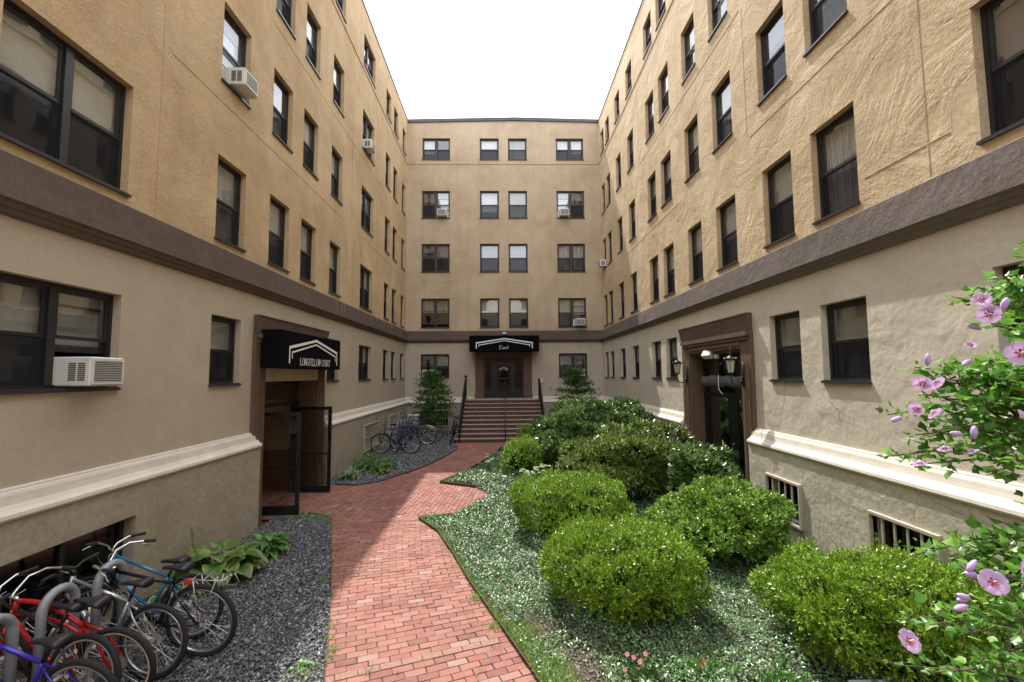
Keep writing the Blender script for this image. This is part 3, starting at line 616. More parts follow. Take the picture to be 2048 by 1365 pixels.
# air conditioners
def acunit(k,u,z,label,s=.86):
    E=empty('air_conditioner',wpos(k,u,z,0),{'L':R(90),'R':R(-90),'B':0}[k],label=label,category='air conditioner',group='window air conditioners')
    w_,h,d=.50*s,.36*s,.30*s
    link('casing',MB().box(-w_/2,w_/2,-d,.12,0,h).mesh('casing',M['ac'],bevel=.012),E)
    g=MB().box(-w_/2+.035,w_/2-.035,-d-.008,-d-.002,.04,h-.04); go=link('coil_grille',g.mesh('coil_grille',M['acdark']),E)
    f=MB()
    for i in range(12): zz=.045+(h-.1)*i/11; f.box(-w_/2+.035,w_/2-.035,-d-.014,-d-.008,zz,zz+.006)
    f.box(-w_/2+.02,w_/2-.02,-d-.018,-d,h-.045,h-.02).box(-w_/2+.02,w_/2-.02,-d-.018,-d,.02,.04).box(-w_/2+.02,-w_/2+.038,-d-.018,-d,.04,h-.045).box(w_/2-.038,w_/2-.02,-d-.018,-d,.04,h-.045)
    link('fins',f.mesh('fins',M['ac']),go)
    for sx in (-1,1):
        v=MB()
        for r in range(2):
            for i in range(9): zz=.06+(h-.14)*i/8; ya=-d*.82+r*d*.38; xx=sx*w_/2; v.box(min(xx,xx+sx*.003),max(xx,xx+sx*.003),ya,ya+d*.30,zz,zz+.014)
        link('side_vent',v.mesh('side_vent',M['acdark']),E)
    sp=MB().box(-w_/2-.10,-w_/2,.105,.125,0,h).box(w_/2,w_/2+.06,.105,.125,0,h); link('side_panel',sp.mesh('side_panel',M['ac']),E)
acunit('L',5.20,2.71,'largest white air conditioner, in the near ground floor window on the left',.88)
acunit('L',7.80,7.84,'white air conditioner in the narrow third floor window near the top of the left wing')
acunit('L',15.2,10.52,'white air conditioner in the paired fourth floor window of the left wing')
acunit('R',21.07,7.84,'white air conditioner in the far corner window of the right wing')
acunit('B',-2.98,10.52,'white air conditioner in the end wing, left paired window, second row down',.92)
acunit('B',2.98,10.52,'white air conditioner in the end wing, right paired window, second row down',.92)
acunit('B',3.66,5.13,'white air conditioner in the end wing, paired window just above the brown band',.95)
acunit('B',3.60,2.72,'white air conditioner in the ground floor window right of the far entrance',.95)
acunit('B',-3.60,2.72,'white air conditioner in the ground floor window behind the left small tree',.95)

# ================================================================ GROUND
def poly_mesh(name,poly,z,mat,step=None):
    """flat polygon cut into strips along y so that it follows the rise of the court"""
    mb=MB()
    me=bpy.data.meshes.new(name); bm=bmesh.new(); vs=[bm.verts.new((x,y,0)) for x,y in poly]; f=bm.faces.new(vs)
    for yy in [9+8.6*i/6 for i in range(7)]:
        bmesh.ops.bisect_plane(bm,geom=list(bm.verts)+list(bm.edges)+list(bm.faces),plane_co=(0,yy,0),plane_no=(0,1,0))
    bmesh.ops.triangulate(bm,faces=bm.faces)
    for v in bm.verts: v.co.z=gz(v.co.y)+z
    bmesh.ops.recalc_face_normals(bm,faces=bm.faces)
    for f in bm.faces:
        if f.normal.z<0: f.normal_flip()
    bm.to_mesh(me); bm.free(); me.materials.append(mat); return me
M['earth']=plain('earth',(.10,.075,.055),.95,nscale=25,namp=.5,bump=.6)
M['mortar']=plain('sand_joint',(.075,.05,.04),.95,nscale=60,namp=.4)
M['mulch']=plain('mulch_soil',(.06,.05,.036),.95,nscale=55,namp=.6,bump=.8)
g_=MB(); g_.face((-300,-300,-.06),(300,-300,-.06),(300,300,-.06),(-300,300,-.06)); strct('ground',g_.mesh('ground',M['earth']))
PN_L=[(-1.42,-6),(-1.42,2.5),(-1.50,3.6),(-1.66,4.42),(-1.86,5.01),(-2.19,5.98),(-2.50,6.8),(-2.81,7.64),(-3.10,8.4),(-3.27,8.88)]
PN_R=[(1.6,-6),(1.25,1.5),(.80,3.0),(.29,4.37),(-.06,5.29),(-.47,6.33),(-.82,7.36),(-1.21,8.4),(-1.69,9.15)]
PM_L=[(-3.27,8.88),(-3.50,9.35),(-3.95,9.57),(-4.45,9.5),(-4.60,9.3),(-5.16,9.3),(-5.16,11.55),(-4.58,11.9),(-4.31,11.81),(-3.75,11.69),(-3.25,12.0)]
PM_R=[(-1.69,9.15),(-1.05,9.35),(-.6,10.2),(-.4,10.75),(-.72,11.35),(-1.65,11.84)]
PF_L=[(-3.25,12.0),(-2.66,13.07),(-2.3,13.9),(-2.05,14.73),(-1.84,15.6),(-1.70,16.41),(-1.75,17.2),(-1.95,17.9)]
PF_R=[(-1.65,11.84),(-1.06,13.18),(-.66,14.3),(-.32,15.44),(-.15,16.5),(.5,17.2),(1.9,17.3),(1.9,17.9)]
near=PN_L+PN_R[::-1]; mid=PM_L+PM_R[::-1]; far=PF_L+PF_R[::-1]
whole=PN_L+PM_L[1:]+PF_L[1:]+PF_R[::-1]+PM_R[::-1][1:]+PN_R[::-1][1:]
strct('path_base',poly_mesh('path_base',whole,-.012,M['mortar']))
def clip(subject,q):
    outp=list(subject)
    for i in range(4):
        a=q[i]; b=q[(i+1)%4]; inp=outp; outp=[]
        if not inp: return []
        sd=lambda p:(b[0]-a[0])*(p[1]-a[1])-(b[1]-a[1])*(p[0]-a[0])
        for j in range(len(inp)):
            p=inp[j]; r=inp[j-1]; sp,sr=sd(p),sd(r)
            if (sp>=0)!=(sr>=0): t=sr/(sr-sp); outp.append((r[0]+(p[0]-r[0])*t,r[1]+(p[1]-r[1])*t))
            if sp>=0: outp.append(p)
    return outp
def inside(px,py,poly):
    c=False; n=len(poly)
    for i in range(n):
        x1,y1=poly[i]; x2,y2=poly[i-1]
        if (y1>py)!=(y2>py) and px<(x2-x1)*(py-y1)/(y2-y1)+x1: c=not c
    return c
def brickfield(name,poly,fn,us,vs,bw=.203,bh=.1,gap=.005,soldier=None):
    """fn maps layout (u,v) to the ground; every brick is a solid of its own with its own tilt"""
    mb=MB()
    for r in vs:
        for c in us:
            u0=c*bw+(bw/2 if r%2 else 0)+random.uniform(-.004,.004); v0=r*bh; j=gap/2+random.uniform(0,.0022)
            q=[fn(u0+j,v0+j),fn(u0+bw-j,v0+j),fn(u0+bw-j,v0+bh-j),fn(u0+j,v0+bh-j)]
            cx=sum(p[0] for p in q)/4; cy=sum(p[1] for p in q)/4
            ins=[inside(p[0],p[1],poly) for p in q]
            if not any(ins) and not inside(cx,cy,poly): continue
            pg=q if all(ins) else clip(poly,q)
            if len(pg)<3: continue
            h=random.gauss(0,.0016); tx,ty=random.gauss(0,.012),random.gauss(0,.012); z=gz(cy)
            top=[(x+(cx-x)*.03,y+(cy-y)*.05,z+h+(x-cx)*tx+(y-cy)*ty) for x,y in pg]; lo=[(x,y,z+h-.004+(x-cx)*tx+(y-cy)*ty) for x,y in pg]; bt=[(x,y,z-.03) for x,y in pg]
            n=len(mb.v); k=len(pg); mb.v+=bt+lo+top; mb.f.append(tuple(range(n+2*k,n+3*k)))
            for l in (0,1):
                for i in range(k): e=(i+1)%k; mb.f.append((n+l*k+i,n+l*k+e,n+(l+1)*k+e,n+(l+1)*k+i))
    me=bpy.data.meshes.new(name); me.from_pydata(mb.v,[],mb.f); me.materials.append(M['brick']); return me
def brickpaver():
    b=NB('brick_paver'); b.set(Roughness=.8,Specular_IOR_Level=.35); r=b.rand()
    c=b.ramp(r,[(0,(.14,.062,.05)),(.08,(.215,.08,.062)),(.25,(.27,.115,.09)),(.5,(.24,.092,.073)),(.75,(.31,.145,.11)),(.93,(.27,.13,.105)),(1,(.32,.24,.19))])
    n=b.noise(9,5); c=b.mix(b.math('MULTIPLY',b.ramp(n,[(.35,0.),(.7,1.)]),.35),c,(.34,.19,.15))
    n3=b.noise(1.3,4); c=b.mix(b.math('MULTIPLY',b.ramp(n3,[(.45,0.),(.75,1.)]),.5),c,(.15,.075,.055))
    n2=b.noise(120,3); c=b.mix(b.math('MULTIPLY',b.ramp(n2,[(.42,1.),(.56,0.)]),.25),c,(.17,.06,.045)); b.col(c); b.bump(n2,.4,.003); b.bump(n,.2,.006); return b.m
M['brick']=brickpaver()
A0,A1=R(20),R(9)
def fnear(u,v):
    # rows fan slowly from 20 to 9 degrees along the path
    s=4.3; a0=A0; k=(A1-A0)/s; a=a0+k*v
    if abs(k)<1e-9: cx,cy=0,v
    cx=-.94+(math.cos(a)-math.cos(a0))/k ; cy=4.77+(math.sin(a)-math.sin(a0))/k
    return (cx+u*math.cos(a),cy+u*math.sin(a))
strct('brick_path',brickfield('brick_path',near,fnear,range(-16,17),range(-75,50)))
def frot(ox,oy,an):
    c,s=math.cos(an),math.sin(an)
    return lambda u,v:(ox+u*c-v*s,oy+u*s+v*c)
strct('brick_path',brickfield('brick_path',mid,frot(-3,9,R(84)),range(-10,28),range(-45,45)))
strct('brick_path',brickfield('brick_path',far,frot(-2.4,12,R(-14)),range(-20,30),range(-20,75)))
# soldier course where the two patterns meet
sm=MB(); p0,p1=Vector((-3.28,8.86,0)),Vector((-1.68,9.13,0)); dv=(p1-p0); nb=int(dv.length/.1); dv/=nb; nv=Vector((-dv.y,dv.x,0)).normalized()*.2
for i in range(nb):
    a=p0+dv*i; sm.prism([a+dv*.03,a+dv*.97,a+dv*.97+nv,a+dv*.03+nv],(0,0,-.02),(0,0,.006+random.uniform(0,.003)))
link('brick_border',sm.mesh('brick_border',M['brick']),kind='structure')
# old grey bricks: one pale course across the near path
M['gbrick']=plain('weathered_brick',(.25,.14,.11),.9,nscale=40,namp=.25)
sm=MB(); r0=-1
for c in range(-5,5):
    u0=c*.203+.1; v0=r0*.1; q=[fnear(u0+.004,v0+.005),fnear(u0+.199,v0+.005),fnear(u0+.199,v0+.095),fnear(u0+.004,v0+.095)]
    if all(inside(x,y,near) for x,y in q): sm.prism([(x,y,0) for x,y in q],(0,0,-.02),(0,0,.005))
link('weathered_course',sm.mesh('weathered_course',M['gbrick']),kind='structure')

bedR=[(x,y) for x,y in PN_R]+[(-1.05,9.35),(-.6,10.2),(-.4,10.75),(-.72,11.35),(-1.65,11.84)]+PF_R[1:6]+[(1.75,17.3),(1.75,21.6),(4.62,21.6),(4.62,-6)]
gravN=[(x,y) for x,y in PN_L]+[(-3.50,9.35),(-3.95,9.57),(-4.45,9.5),(-4.60,9.3),(-4.60,-6)]
gravF=[(-4.58,11.9),(-4.31,11.81),(-3.75,11.69),(-3.25,12.0)]+PF_L[1:]+[(-1.86,21.66),(-4.58,21.66)]
strct('planting_bed',poly_mesh('planting_bed',bedR,-.004,M['mulch']))
M['grav']=plain('slate_dust',(.055,.055,.06),.95,nscale=70,namp=.5,bump=.6)
strct('gravel_base',poly_mesh('gravel_base',gravN,-.008,M['grav'])); strct('gravel_base',poly_mesh('gravel_base',gravF,-.008,M['grav']))
M['edge']=plain('edging_strip',(.05,.033,.025),.7,nscale=30,namp=.3)
def edging(pts,h=.055,t=.010,name='path_edging'):
    mb=MB(); n=len(pts)
    for i in range(n-1):
        a=Vector((*pts[i],gz(pts[i][1]))); b=Vector((*pts[i+1],gz(pts[i+1][1]))); d=(b-a).normalized(); nn=Vector((-d.y,d.x,0))*t/2
        mb.prism([a-nn,b-nn,b+nn,a+nn],(0,0,-.03),(0,0,h))
    link(name,mb.mesh(name,M['edge']),kind='structure')
edging(PN_R+[PM_R[1]],.05); edging([(-.72,11.38)]+PM_R[-1:]+PF_R[1:6],.06,.012); edging(PN_L+PM_L[1:4],.02,.008); edging(PM_L[-3:]+PF_L[1:-1],.035,.010)

# stones / leaves scattered in numpy
def sample_poly(poly,n,dens=None):
    P=np.array(poly); lo=P.min(0); hi=P.max(0); out=[]; tot=0
    while tot<n:
        q=lo+(hi-lo)*rng.random((n*2,2)); x,y=q[:,0],q[:,1]; c=np.zeros(len(q),bool)
        for i in range(len(P)):
            x1,y1=P[i]; x2,y2=P[i-1]
            if y1==y2: continue
            c^=((y1>y)!=(y2>y))&(x<(x2-x1)*(y-y1)/(y2-y1)+x1)
        q=q[c]
        if dens is not None: q=q[rng.random(len(q))<dens(q[:,0],q[:,1])]
        out.append(q); tot+=len(q)
    return np.concatenate(out)[:n]
def stones(name,poly,n,size,mat,dens=None):
    q=sample_poly(poly,n,dens); base=np.array([[1,0,0],[.3,.9,0],[-.8,.5,0],[-.6,-.7,0],[.5,-.8,0],[.1,.05,.55],[-.1,.0,-.5]])
    F=np.array([[0,1,5],[1,2,5],[2,3,5],[3,4,5],[4,0,5],[1,0,6],[2,1,6],[3,2,6],[4,3,6],[0,4,6]])
    s=size*rng.lognormal(0,.35,n)[:,None,None]; V=base[None]*(1+.25*rng.normal(size=(n,7,3)))*s*np.array([1,.75,.8])
    a=rng.random(n)*6.283; t=rng.normal(0,.45,n); u=rng.normal(0,.45,n)
    x,y,z=V[...,0].copy(),V[...,1].copy(),V[...,2].copy()
    y,z=y*np.cos(t)[:,None]-z*np.sin(t)[:,None],y*np.sin(t)[:,None]+z*np.cos(t)[:,None]
    x,z=x*np.cos(u)[:,None]-z*np.sin(u)[:,None],x*np.sin(u)[:,None]+z*np.cos(u)[:,None]
    x,y=x*np.cos(a)[:,None]-y*np.sin(a)[:,None],x*np.sin(a)[:,None]+y*np.cos(a)[:,None]
    V=np.stack([x+q[:,:1],y+q[:,1:],z+(gzv(q[:,1])+rng.random(n)*size*.7)[:,None]],-1).reshape(-1,3)
    FF=(F[None]+7*np.arange(n)[:,None,None]).reshape(-1,3)
    return link(name,npmesh(name,V,FF,mat),kind='stuff')
def stonemat(name,cols):
    b=NB(name); b.set(Roughness=.6,Specular_IOR_Level=.4); b.col(b.ramp(b.rand(),[(i/(len(cols)-1),c) for i,c in enumerate(cols)])); return b.m
M['slate']=stonemat('slate_chips',[(.045,.046,.052),(.09,.092,.10),(.13,.13,.142),(.065,.067,.075),(.20,.20,.205),(.34,.34,.34)])
M['chips']=stonemat('mulch_chips',[(.14,.11,.08),(.25,.21,.16),(.09,.07,.05),(.36,.31,.25),(.19,.15,.11)])
gn=[p for p in gravN if p[1]>-5]; gravNv=[(-4.55,3.0),(-1.46,3.0)]+PN_L[2:]+[(-3.50,9.33),(-3.95,9.54),(-4.45,9.47),(-4.55,9.3)]
stones('slate_gravel',gravNv,42000,.016,M['slate'],lambda x,y:np.clip((6.5/y)**1.2,.2,1))['label']='dark slate chips spread between the bicycles and the brick path'
stones('slate_gravel',[(x+(.03 if i>3 and i<11 else 0)*-1,y) for i,(x,y) in enumerate(gravF)],26000,.022,M['slate'],lambda x,y:np.clip((13/y)**2,.2,1))

# ---------------- leaves
def leafV(P,A,W,Ln,Wd,fold=.25,curl=.0):
    """diamond leaves: base P, axis A (unit), width dir W (unit), arrays of length and width"""
    N=np.cross(A,W); L_=Ln[:,None]; w_=Wd[:,None]/2
    b=P; l=P+A*L_*.5+W*w_+N*w_*fold; t=P+A*L_-N*L_*curl; r=P+A*L_*.5-W*w_+N*w_*fold; c=P+A*L_*.5
    V=np.stack([b,l,t,r],1).reshape(-1,3); n=len(P); i=4*np.arange(n)[:,None]
    F=np.concatenate([i+np.array([[0,1,2]]),i+np.array([[0,2,3]])],1).reshape(-1,3); return V,F
def sprigs(P,Dr,k,length,ang,ll,lw,jit=.25,lenvar=.25,fold=.3,curl=.15):
    """k leaves along each stem from P in direction Dr"""
    n=len(P); j=np.tile(np.arange(k),n); PP=np.repeat(P,k,0); DD=np.repeat(Dr,k,0); LL=np.repeat(length,k) if hasattr(length,'__len__') else np.full(n*k,length)
    rnd=rng.normal(size=(n*k,3)); perp=nrm(np.cross(DD,rnd)); t=(j+.3)/k
    a=ang*(1+jit*rng.normal(size=n*k)); a=a*(1.15-.5*t)
    A=nrm(DD*np.cos(a)[:,None]+perp*np.sin(a)[:,None]); W=nrm(np.cross(A,DD+.3*rng.normal(size=(n*k,3))))
    Ln=ll*(1+lenvar*rng.normal(size=n*k)).clip(.4,1.8); return leafV(PP+DD*(LL*t)[:,None],A,W,Ln,lw*Ln/ll,fold,curl)
def bumps(d,amp,seed,k=7,freq=3.5):
    r=np.random.default_rng(seed); f=r.normal(size=(k,3))*freq; ph=r.random(k)*6.28; return amp*np.sin(d@f.T+ph).sum(1)/math.sqrt(k)
def shell(n,c,rx,ry,h,seed,amp=.09,zlow=.0,power=2.4,freq=3.5):
    """points and outward directions on a lumpy clipped dome"""
    d=nrm(rng.normal(size=(n*3,3))); d=d[(d[:,2]>-.85)&(rng.random(len(d))<np.clip(.72+d[:,2]*1.1,.22,1))][:n]; n=len(d)
    e=(np.abs(d[:,0])**power+np.abs(d[:,1])**power+np.abs(d[:,2])**power)**(-1/power)*(1+.25*np.minimum(d[:,2],0))
    rr=e*(1+bumps(d,amp,seed,freq=freq)); hz=h*.58
    P=np.stack([c[0]+d[:,0]*rr*rx,c[1]+d[:,1]*rr*ry,h-hz+d[:,2]*rr*hz],1); P[:,2]=np.maximum(P[:,2],.04)
    Nn=nrm(np.stack([d[:,0]/rx,d[:,1]/ry,d[:,2]/hz],1)); return P,Nn,d
def core(c,rx,ry,h,seed,mat,k=.80,amp=.09,power=2.4,freq=3.5):
    bm=bmesh.new(); bmesh.ops.create_icosphere(bm,subdivisions=4,radius=1); V=np.array([v.co[:] for v in bm.verts]); F=np.array([[v.index for v in f.verts] for f in bm.faces]); bm.free()
    e=(np.abs(V)**power).sum(1)**(-1/power)*(1+.25*np.minimum(V[:,2],0)); rr=e*(1+bumps(V,amp,seed,freq=freq))*k; hz=h*.58
    return np.stack([c[0]+V[:,0]*rr*rx,c[1]+V[:,1]*rr*ry,np.maximum(h-hz+V[:,2]*rr*hz,.05)],1),F
def join(parts):
    V=[];F=[];o=0
    for v,f in parts: V.append(v);F.append(f+o);o+=len(v)
    return np.concatenate(V),np.concatenate(F)
M['boxleaf']=leafmat('box_leaves',[(.07,.16,.012),(.17,.31,.02),(.26,.41,.03),(.11,.23,.018),(.36,.48,.045)],.3,.16)
M['azaleaf']=leafmat('azalea_leaves',[(.08,.17,.02),(.13,.26,.03),(.18,.33,.04),(.26,.38,.05)],.25,.16)
M['rholeaf']=leafmat('rhododendron_leaves',[(.05,.10,.025),(.08,.155,.035),(.11,.20,.045),(.20,.30,.08)],.24,.15,spec=.8)
M['rholeafo']=leafmat('olive_rhododendron_leaves',[(.06,.10,.02),(.11,.17,.03),(.16,.23,.045),(.24,.33,.08)],.24,.15,spec=.8)
M['darkleaf']=leafmat('dark_leaves',[(.03,.08,.02),(.05,.12,.03),(.07,.15,.03)],.4,.25)
M['inner']=plain('shade_core',(.022,.035,.008),1.,nscale=30,namp=.5,spec=0.)  # near-black green paints the shade deep inside the shrubs
M['bark']=plain('bark',(.10,.075,.055),.9,nscale=25,namp=.3,bump=.5)
def shrub(name,label,cat,c,rx,ry,h,seed,n,kind,group=None,wallx=None):
    g0=gz(c[1]); E=empty(name,(c[0],c[1],g0),label=label,category=cat)
    if group: E['group']=group
    cc=(0,0); amp={'box':.115,'aza':.15,'rho':.19}[kind]; pw={'box':2.7,'aza':2.4,'rho':2.3}[kind]
    n=int(n*.85); P,N,d=shell(n,cc,rx,ry,h,seed,amp,power=pw)
    cl=bumps(d,1.,seed+50,9,9.)  # leafy clumps and hollows between them
    dep=np.abs(rng.normal(0,.05 if kind=='box' else .07,len(P)))+(.12 if kind=='box' else .13)*np.clip(.35-cl,0,2); P=P-N*dep[:,None]
    if kind=='box':
        Dr=nrm(N*.75+np.array([0,0,.55])+.38*rng.normal(size=P.shape)); parts=[sprigs(P,Dr,8,.075,1.0,.034,.017)]
        # new shoots standing up from the top
        s=(d[:,2]>.25)&(rng.random(len(P))<.16); L2=rng.uniform(.05,.21,s.sum()); Dr=nrm(np.array([0,0,1])+.22*rng.normal(size=(s.sum(),3))+.3*N[s]); parts.append(sprigs(P[s],Dr,11,L2,.75,.030,.014)); mat=M['boxleaf']
    elif kind=='aza':
        Dr=nrm(N*.8+np.array([0,0,.5])+.4*rng.normal(size=P.shape)); parts=[sprigs(P,Dr,8,.05,1.15,.050,.024)]; mat=M['azaleaf']
        s=(d[:,2]>.3)&(rng.random(len(P))<.05); L2=rng.uniform(.06,.16,s.sum()); parts.append(sprigs(P[s],nrm(np.array([0,0,1])+.25*rng.normal(size=(s.sum(),3))),10,L2,.8,.036,.017))
    else:
        Dr=nrm(N*.8+np.array([0,0,.6])+.3*rng.normal(size=P.shape)); parts=[sprigs(P,Dr,9,.03,1.15,.125,.040,curl=.2)]; mat=M['rholeaf'] if seed!=8 else M['rholeafo']
    V,F=join(parts)
    if wallx: V[:,0]=np.minimum(V[:,0],wallx-c[0])
    link('foliage',npmesh('foliage',V,F,mat),E)
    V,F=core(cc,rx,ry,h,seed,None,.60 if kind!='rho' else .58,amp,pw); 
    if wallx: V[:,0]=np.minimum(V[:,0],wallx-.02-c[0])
    # solid dark core: shade behind the leaf gaps, put into its colour
    link('shade_core',npmesh('shade_core',V,F,M['inner'],True),E)
    st=MB()
    for i in range(7):
        a=i*.9+seed; st.tube([(.12*math.cos(a),.12*math.sin(a),-.05),(.3*rx*math.cos(a),.3*ry*math.sin(a),h*.3),(.6*rx*math.cos(a+.3),.6*ry*math.sin(a+.3),h*.6)],[.02,.014,.008],6)
    link('stem',st.mesh('stem',M['bark'],True),E)
    return E
shrub('boxwood_shrub','bright green clipped mound, nearest one to the brick path, above the pink flowers','shrub',(1.47,5.72),.90,.84,.84,1,6000,'box','clipped round shrubs in the bed')
shrub('boxwood_shrub','yellow green clipped mound set just behind and left of the nearest mound','shrub',(1.20,8.35),1.03,.88,.92,2,5200,'box','clipped round shrubs in the bed')
shrub('boxwood_shrub','broad clipped mound against the barred basement window at lower right','shrub',(3.68,4.70),.88,.80,.87,3,6200,'box','clipped round shrubs in the bed',4.6)
shrub('boxwood_shrub','small pale green clipped mound beside the far stretch of the brick path','shrub',(.47,12.75),.56,.55,.95,5,1500,'box','clipped round shrubs in the bed')
shrub('boxwood_shrub','small dark shaded mound close to the foot of the brick steps','shrub',(1.05,16.6),.55,.55,.85,6,1200,'box','clipped round shrubs in the bed')
shrub('azalea_shrub','loose glossy shrub with upright tips in front of the small barred window','shrub',(3.36,7.25),.92,.85,1.02,4,4600,'aza',None,4.6)
shrub('rhododendron','tall dark leathery leaved shrub farthest back, beside the steps','shrub',(2.75,13.5),1.78,1.5,1.80,7,4200,'rho','rhododendrons in front of the right side door',4.6)
shrub('rhododendron','dark leathery leaved shrub in the middle of the bed, among the mounds','shrub',(2.75,10.5),1.42,1.15,1.46,8,3600,'rho','rhododendrons in front of the right side door',4.6)
shrub('rhododendron','smaller leathery leaved shrub right in front of the dark side door','shrub',(3.95,9.35),.74,.7,1.28,9,1900,'rho','rhododendrons in front of the right side door',4.6)

# ground cover: low variegated creeper over the right bed
cover=[(p[0]+.06,p[1]) for p in PN_R[3:]]+[(-1.0,9.27),(-.54,10.15),(-.32,10.75),(-.68,11.42),(-1.45,11.88)]+[(x+.08,y) for x,y in PF_R[1:6]]+[(1.7,17.4),(4.6,17.4),(4.6,1.4),(1.35,1.4),(.9,3.0),(.75,3.6)]
def cdens(x,y):
    d=np.clip((7.5/y)**1.7,.06,1)*np.where(y<3.5,.45,1)
    # bare mulch patch near the front edge of the bed
    bare=.75*np.exp(-(((x-.70)/.26)**2+((y-4.45)/.5)**2)); bare=np.maximum(bare,.8*np.exp(-(((x-.35)/.2)**2+((y-5.2)/.35)**2)))
    return d*(1-.97*np.clip(bare*1.6,0,1))
def coverh(x,y): 
    return .075+.05*np.sin(x*3.1+1.3*np.sin(y*2.3))*np.sin(y*3.7+x)+.02*np.sin(x*9+y*7)
q=sample_poly(cover,142000,cdens); n=len(q)
sz=.024*np.clip(q[:,1]/7,1,2.4); z=gzv(q[:,1])+coverh(q[:,0],q[:,1])*rng.random(n)**.35
P=np.stack([q[:,0],q[:,1],z],1); A=nrm(np.stack([rng.normal(size=n),rng.normal(size=n),.35*rng.normal(size=n)+.25],1)); W=nrm(np.cross(A,nrm(np.array([0,0,1])+.45*rng.normal(size=(n,3)))))
V,F=leafV(P,A,W,sz*1.35*rng.uniform(.7,1.3,n),sz*.95,.25,.1)
# attribute: pale leaf margins
att=np.tile(np.array([.5,1.,.9,1.]),n)
def covermat():
    b=NB('wintercreeper_leaves'); r=b.rand(); a=b.n('ShaderNodeAttribute'); a.attribute_name='edge'
    c=b.ramp(r,[(0,(.035,.09,.028)),(.4,(.065,.15,.045)),(.8,(.10,.20,.06)),(.985,(.14,.24,.09)),(1,(.35,.12,.04))])
    e=b.mix(b.math('MULTIPLY',b.ramp(a.outputs['Fac'],[(.55,0.),(1,1.)]),b.ramp(b.noise(2.2,2),[(.3,.1),(.7,.6)])),c,(.24,.33,.20))
    b.col(e); b.set(Roughness=.34,Specular_IOR_Level=.5); return b.m
M['cover']=covermat()
link('ground_cover',npmesh('ground_cover',V,F,M['cover'],attr=att),kind='stuff',label='pale edged creeping ground cover filling the bed around the shrubs')
stones('bark_mulch',[(.25,4.9),(.45,4.2),(.75,3.5),(4.5,3.5),(4.5,4.1),(1.4,4.6),(.95,5.4),(.35,5.5)],5000,.014,M['chips'])

# grass tufts along the edging, weeds in joints
def blades(P,h,wd,lean=.5,k=1):
    n=len(P); a=rng.random(n)*6.283; dirx=np.stack([np.cos(a),np.sin(a),np.zeros(n)],1); ln=np.abs(rng.normal(0,lean,n))[:,None]; up_=np.array([0,0,1.])
    side=np.cross(dirx,up_); h=h[:,None]; w_=(wd*np.ones(n))[:,None]
    m1=P+up_*h*.6+dirx*h*ln*.35; t=P+up_*h*(1-.3*ln.clip(0,1))+dirx*h*ln
    V=np.stack([P-side*w_,P+side*w_,m1-side*w_*.8,m1+side*w_*.8,t],1).reshape(-1,3); i=5*np.arange(n)[:,None]
    F=np.concatenate([i+np.array([[0,1,3]]),i+np.array([[0,3,2]]),i+np.array([[2,3,4]])],1).reshape(-1,3); return V,F
M['grass']=leafmat('grass_blades',[(.12,.22,.03),(.20,.32,.05),(.26,.36,.08)],.4,.35)
def along(pts,n,off,spr):
    P=np.array(pts); seg=np.linalg.norm(np.diff(P,axis=0),axis=1); cum=np.r_[0,seg.cumsum()]; t=rng.random(n)*cum[-1]; i=np.searchsorted(cum,t)-1; i=i.clip(0,len(seg)-1); f=(t-cum[i])/seg[i]
    q=P[i]+(P[i+1]-P[i])*f[:,None]; d=nrm(P[i+1]-P[i]); nn=np.stack([d[:,1],-d[:,0]],1); return q+nn*(off+spr*np.abs(rng.normal(size=n)))[:,None]
q=np.concatenate([along([(.95,2.9),(.29,4.37),(-.06,5.29)],5200,.02,.16),along([(-.06,5.29),(-.47,6.33),(-.82,7.36),(-1.21,8.4),(-1.69,9.15)],1500,.01,.035),along([(-1.69,9.15),(-1.05,9.35),(-.6,10.2)],900,.01,.06),along([(-1.65,11.84),(-1.06,13.18)],500,.02,.05),
  rng.normal(size=(900,2))*np.array([.32,.22])+np.array([.95,3.75])])
V,F=blades(np.stack([q[:,0],q[:,1],gzv(q[:,1])],1),rng.uniform(.03,.11,len(q)),.0028,.7)
link('grass',npmesh('grass',V,F,M['grass']),kind='stuff',label='thin grass growing along the metal edging of the bed')
wp=[(-2.62,7.15,60,.05),(-2.50,6.55,25,.04),(-2.22,6.05,25,.03),(-1.95,5.35,40,.05),(-1.88,5.1,30,.04),(-1.75,4.75,22,.03),(-1.3,4.55,20,.03),(-3.62,9.25,700,.16),(-3.95,9.45,300,.1),(-4.3,9.35,200,.09),(-.25,4.5,18,.04),(-.1,4.9,16,.03),(-.9,7.0,14,.03),(-1.0,6.6,12,.03),(-.75,6.9,12,.03),(-1.9,4.55,90,.07),(-1.75,4.9,60,.04),(.05,4.3,30,.04),(-.4,5.5,10,.02),(-2.7,7.6,50,.05),(-3.15,8.7,120,.07),(-.35,5.95,200,.05),(-.12,5.3,120,.05)]
P=np.concatenate([np.c_[rng.normal(size=(n,2))*s+np.array([x,y]),np.zeros(n)] for x,y,n,s in wp]); n=len(P); P[:,2]=.002+rng.random(n)*.02
A=nrm(np.c_[rng.normal(size=(n,2)),.4+.3*rng.random(n)]); W=nrm(np.cross(A,np.array([0,0,1.])+.2*rng.normal(size=(n,3)))); V,F=leafV(P,A,W,rng.uniform(.02,.05,n),np.full(n,.008),.2,.2)
link('weeds',npmesh('weeds',V,F,M['grass']),kind='stuff',label='small weeds sprouting between the bricks and at the gravel edge')

